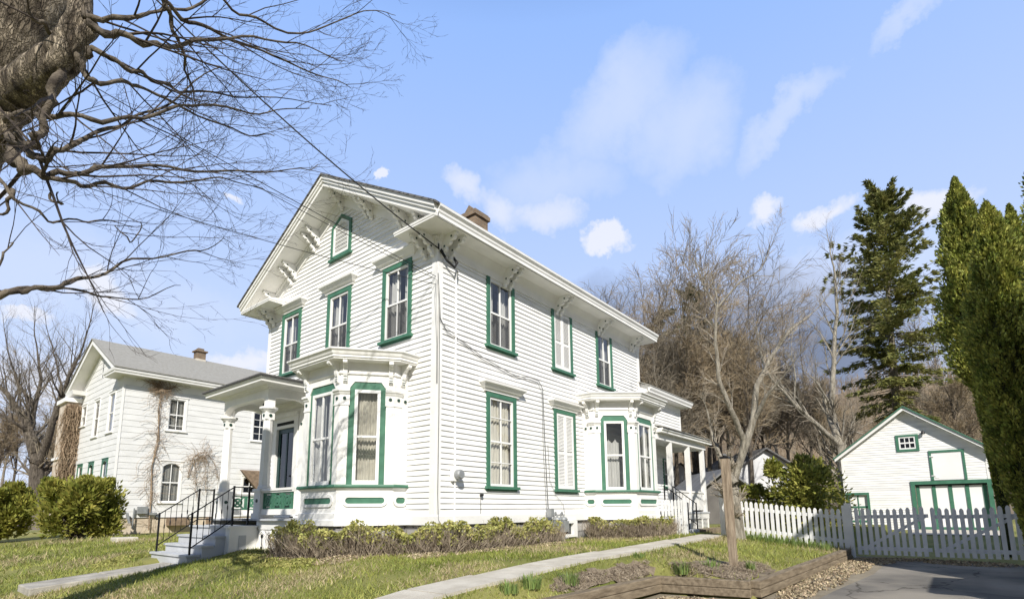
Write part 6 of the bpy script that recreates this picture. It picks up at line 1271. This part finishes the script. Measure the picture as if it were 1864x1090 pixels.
main = [  # (points in photo px with distance, radii)
 ([(163, 35, 4.95), (180, 55, 4.9), (240, 70, 5.0), (300, 84, 5.2), (400, 70, 5.6), (520, 75, 6.2), (620, 110, 6.8)], [.050, .042, .035, .028, .020, .012, .006]),
 ([(150, 20, 4.95), (175, 35, 4.9), (230, 32, 5.0), (290, 22, 5.2), (380, 5, 5.6), (450, -20, 6.0)], [.04, .03, .026, .02, .014, .008]),
 ([(112, 115, 4.9), (100, 155, 4.8), (85, 200, 4.75), (72, 240, 4.7), (60, 262, 4.7), (45, 262, 4.75), (30, 240, 4.8), (38, 225, 4.8)], [.055, .045, .042, .04, .04, .03, .022, .016]),
 ([(10, 245, 5.1), (40, 265, 4.9), (70, 290, 4.8), (100, 275, 4.8), (150, 255, 4.9), (220, 225, 5.2), (300, 190, 5.6), (400, 120, 6.2)], [.05, .045, .04, .03, .024, .018, .012, .006]),
 ([(0, 215, 5.1), (60, 208, 4.9), (150, 214, 4.9), (250, 216, 5.2), (350, 190, 5.6), (470, 205, 6.2), (560, 195, 6.8)], [.035, .032, .026, .022, .016, .010, .006]),
 ([(15, 255, 5.1), (25, 290, 4.9), (50, 308, 4.8), (90, 318, 4.8), (160, 310, 4.9), (250, 300, 5.3), (380, 312, 5.9), (530, 310, 6.6), (580, 303, 6.9)], [.07, .06, .05, .036, .026, .02, .014, .008, .005]),
 ([(60, 310, 4.8), (110, 328, 4.8), (180, 338, 5.0), (270, 335, 5.4), (400, 325, 6.0), (480, 345, 6.5)], [.03, .026, .02, .016, .010, .005]),
 ([(133, 95, 4.9), (150, 120, 4.9), (170, 150, 4.9), (230, 150, 5.1), (300, 180, 5.5), (420, 235, 6.1), (500, 250, 6.6)], [.04, .032, .028, .022, .016, .010, .005]),
 ([(155, 100, 4.9), (175, 92, 4.9), (220, 118, 5.0), (270, 140, 5.2), (330, 165, 5.6), (450, 175, 6.2), (600, 190, 6.9)], [.035, .03, .026, .02, .016, .010, .005]),
 ([(300, -10, 5.2), (310, 40, 5.3), (330, 90, 5.5), (345, 150, 5.7), (360, 200, 5.9)], [.030, .024, .018, .012, .006]),
 ([(270, -20, 5.0), (330, 30, 5.3), (420, 70, 5.8), (540, 120, 6.4), (640, 160, 7.0)], [.03, .026, .02, .012, .005]),
 ([(380, -20, 5.6), (450, 30, 6.0), (560, 60, 6.5), (660, 20, 7.0), (720, 28, 7.3)], [.02, .016, .012, .008, .004]),
 ([(-20, 545, 4.6), (30, 530, 4.7), (90, 522, 4.9), (160, 505, 5.2), (260, 470, 5.6), (370, 455, 6.2), (410, 430, 6.6)], [.036, .03, .024, .018, .013, .008, .004]),
 ([(-10, 530, 4.6), (60, 525, 4.9), (150, 530, 5.2), (230, 545, 5.6), (330, 520, 6.2)], [.02, .018, .012, .009, .004]),
 ([(-30, 300, 4.8), (20, 350, 4.7), (90, 400, 4.8), (160, 400, 5.2), (240, 410, 5.6)], [.022, .018, .013, .009, .004]),
 ([(-20, 500, 4.7), (10, 460, 4.8), (20, 440, 4.8)], [.014, .010, .005]),
 ([(20, 345, 4.7), (15, 375, 4.7), (-10, 395, 4.7)], [.026, .016, .008]),
 ([(100, 60, 4.9), (60, 30, 4.7), (40, -20, 4.6)], [.03, .02, .012]),
 ([(210, 410, 5.6), (240, 440, 5.6), (258, 400, 5.7)], [.006, .010, .004]),
 ([(90, 355, 4.9), (110, 372, 4.9), (103, 350, 4.9)], [.016, .012, .006]),
]
for pts, rad in main:
    S, rd_ = limb([WP(*p) for p in pts], [r*.82 for r in rad], ml_, n=7, rough=.3)
    Ln = sum(np.linalg.norm(S[i+1]-S[i]) for i in range(len(S)-1)); nk = int(2+Ln*2.3)
    if max(rad) < .03: nk = int(nk*.8)
    for k in range(nk):
        q = .2+.8*(k+rr.random())/nk; i = min(len(S)-2, int(q*(len(S)-1))); dd = nrm(S[i+1]-S[i]); sd = nrm(np.cross(dd, rv(rr))*np.array([1, 1, .55])); a = rr.uniform(.25, .75)
        grow(mf, S[i], nrm(dd*math.cos(a)+sd*math.sin(a)), rr.uniform(.7, 1.7)*(1.2-.5*q), max(rd_[i]*.5, .005), 2, PM, rr, mf)
mm_.build('trunk', 'maple_bark', mt, smooth=True, fix=False) if 'maple_bark' in M else mm_.build('trunk', deepbark('maple_bark', (.085, .065, .045), (.42, .35, .26)), mt, smooth=True, fix=False)
mf.build('twigs', 'twig', mt, fix=False); ml_.build('limbs', mat('maple_limb_bark', (.045, .035, .027), .9, .3, 9, .8, 40, c2=(.17, .14, .105)), mt, smooth=True, fix=False)
# ------------------------------------------------------------------ wires
def wire(name, label, a, b, r, sag=.15, m='cable', n=14):
    a = np.array(a, float); b = np.array(b, float); pts = [a+(b-a)*i/n-np.array([0, 0, sag*4*(i/n)*(1-i/n)]) for i in range(n+1)]
    o = MB().tube(pts, r, 6).build(name, m, org=tuple(b), fix=False); tag(o, label, 'wire', 'overhead service wires'); return o
wire('service_wire', 'thick black service cable reaching the upper corner of the house', WP(165, -120, 8.2), (-.02, -.05, 5.44), .014, .22)
w_a = wire('service_wire', 'upper of the twin wires crossing the attic window', WP(-160, -40, 6.2), (-.02, .02, 4.85), .007, .10)
wire('service_wire', 'lower of the twin wires crossing the attic window', WP(-165, -28, 6.2), (-.02, .03, 4.80), .006, .13)
wire('service_wire', 'thin wire running lowest across the front windows to the corner', WP(-200, 225, 6.4), (-.02, .02, 4.68), .006, .12)
# ------------------------------------------------------------------ distant sheds and houses seen between the trees
def farhouse(name, label, c, L, Wd, he, hr, yaw, wall, roofm, seed=0, win=True):
    t = thing(name, label, 'house', c, None); ca, sa = math.cos(R(yaw)), math.sin(R(yaw))
    def T(x, y, z): return (c[0]+x*ca-y*sa, c[1]+x*sa+y*ca, c[2]+z)
    m = MB(); m.add([T(0, -Wd/2, -1), T(0, Wd/2, -1), T(0, Wd/2, he), T(0, 0, hr), T(0, -Wd/2, he), T(L, -Wd/2, -1), T(L, Wd/2, -1), T(L, Wd/2, he), T(L, 0, hr), T(L, -Wd/2, he)], [(0, 1, 2, 3, 4), (5, 9, 8, 7, 6), (0, 4, 9, 5), (1, 6, 7, 2)]); m.build('wall', wall, t)
    m = MB()
    for s in (-1, 1): sl_ = (hr-he)/(Wd/2); D = Wd/2+.35; m.hexa([T(x, s*d, hr-sl_*d+dz) for dz in (.01, .12) for x, d in ((-.4, 0), (L+.4, 0), (L+.4, D), (-.4, D))])
    m.build('roof', roofm, t)
    if win:
        for y in (-.5, .35): m = MB(); m.hexa([T(x, yy, z) for z in (he*.55, he*.9) for x, yy in ((-.03, y), (.02, y), (.02, y+.42), (-.03, y+.42))]); m.build('window', 'dark', t)
    return t
farhouse('far_house', 'weathered grey-white house behind the shrub and picket fence', tuple(WP(1400, 935, 36)*np.array([1, 1, 0])+np.array([0, 0, -.6])), 8, 5.6, 2.9, 4.7, 38, mat('weathered_wall', (.55, .55, .55), .9, .25, .8, c2=(.68, .68, .68)), 'shingle', win=False)
farhouse('far_house', 'small white gabled house seen between the side porch posts', tuple(WP(1243, 930, 46)*np.array([1, 1, 0])+np.array([0, 0, .3])), 5, 2.5, 2.5, 3.7, 30, 'white', 'shingle')
farhouse('far_shed', 'dark open-fronted shed between the side porch and the tree', tuple(WP(1322, 930, 27)*np.array([1, 1, 0])+np.array([0, 0, -.7])), 5, 2.6, 1.7, 2.7, 38, mat('shed_wall', (.14, .13, .12), .9, .25, 1.), mat('shed_roof', (.17, .17, .17), .9, .2, 2), win=False)
sx_, sy_ = on_ground(226, 985)
tag(MB().box(sx_-.28, sx_+.28, sy_-.32, sy_+.32, gz(sx_, sy_)-.05, gz(sx_, sy_)+.13).build('stepping_stone', 'concrete', org=(sx_, sy_, gz(sx_, sy_)), bevel=.03), 'pale flat stone lying in the left lawn', 'stone')
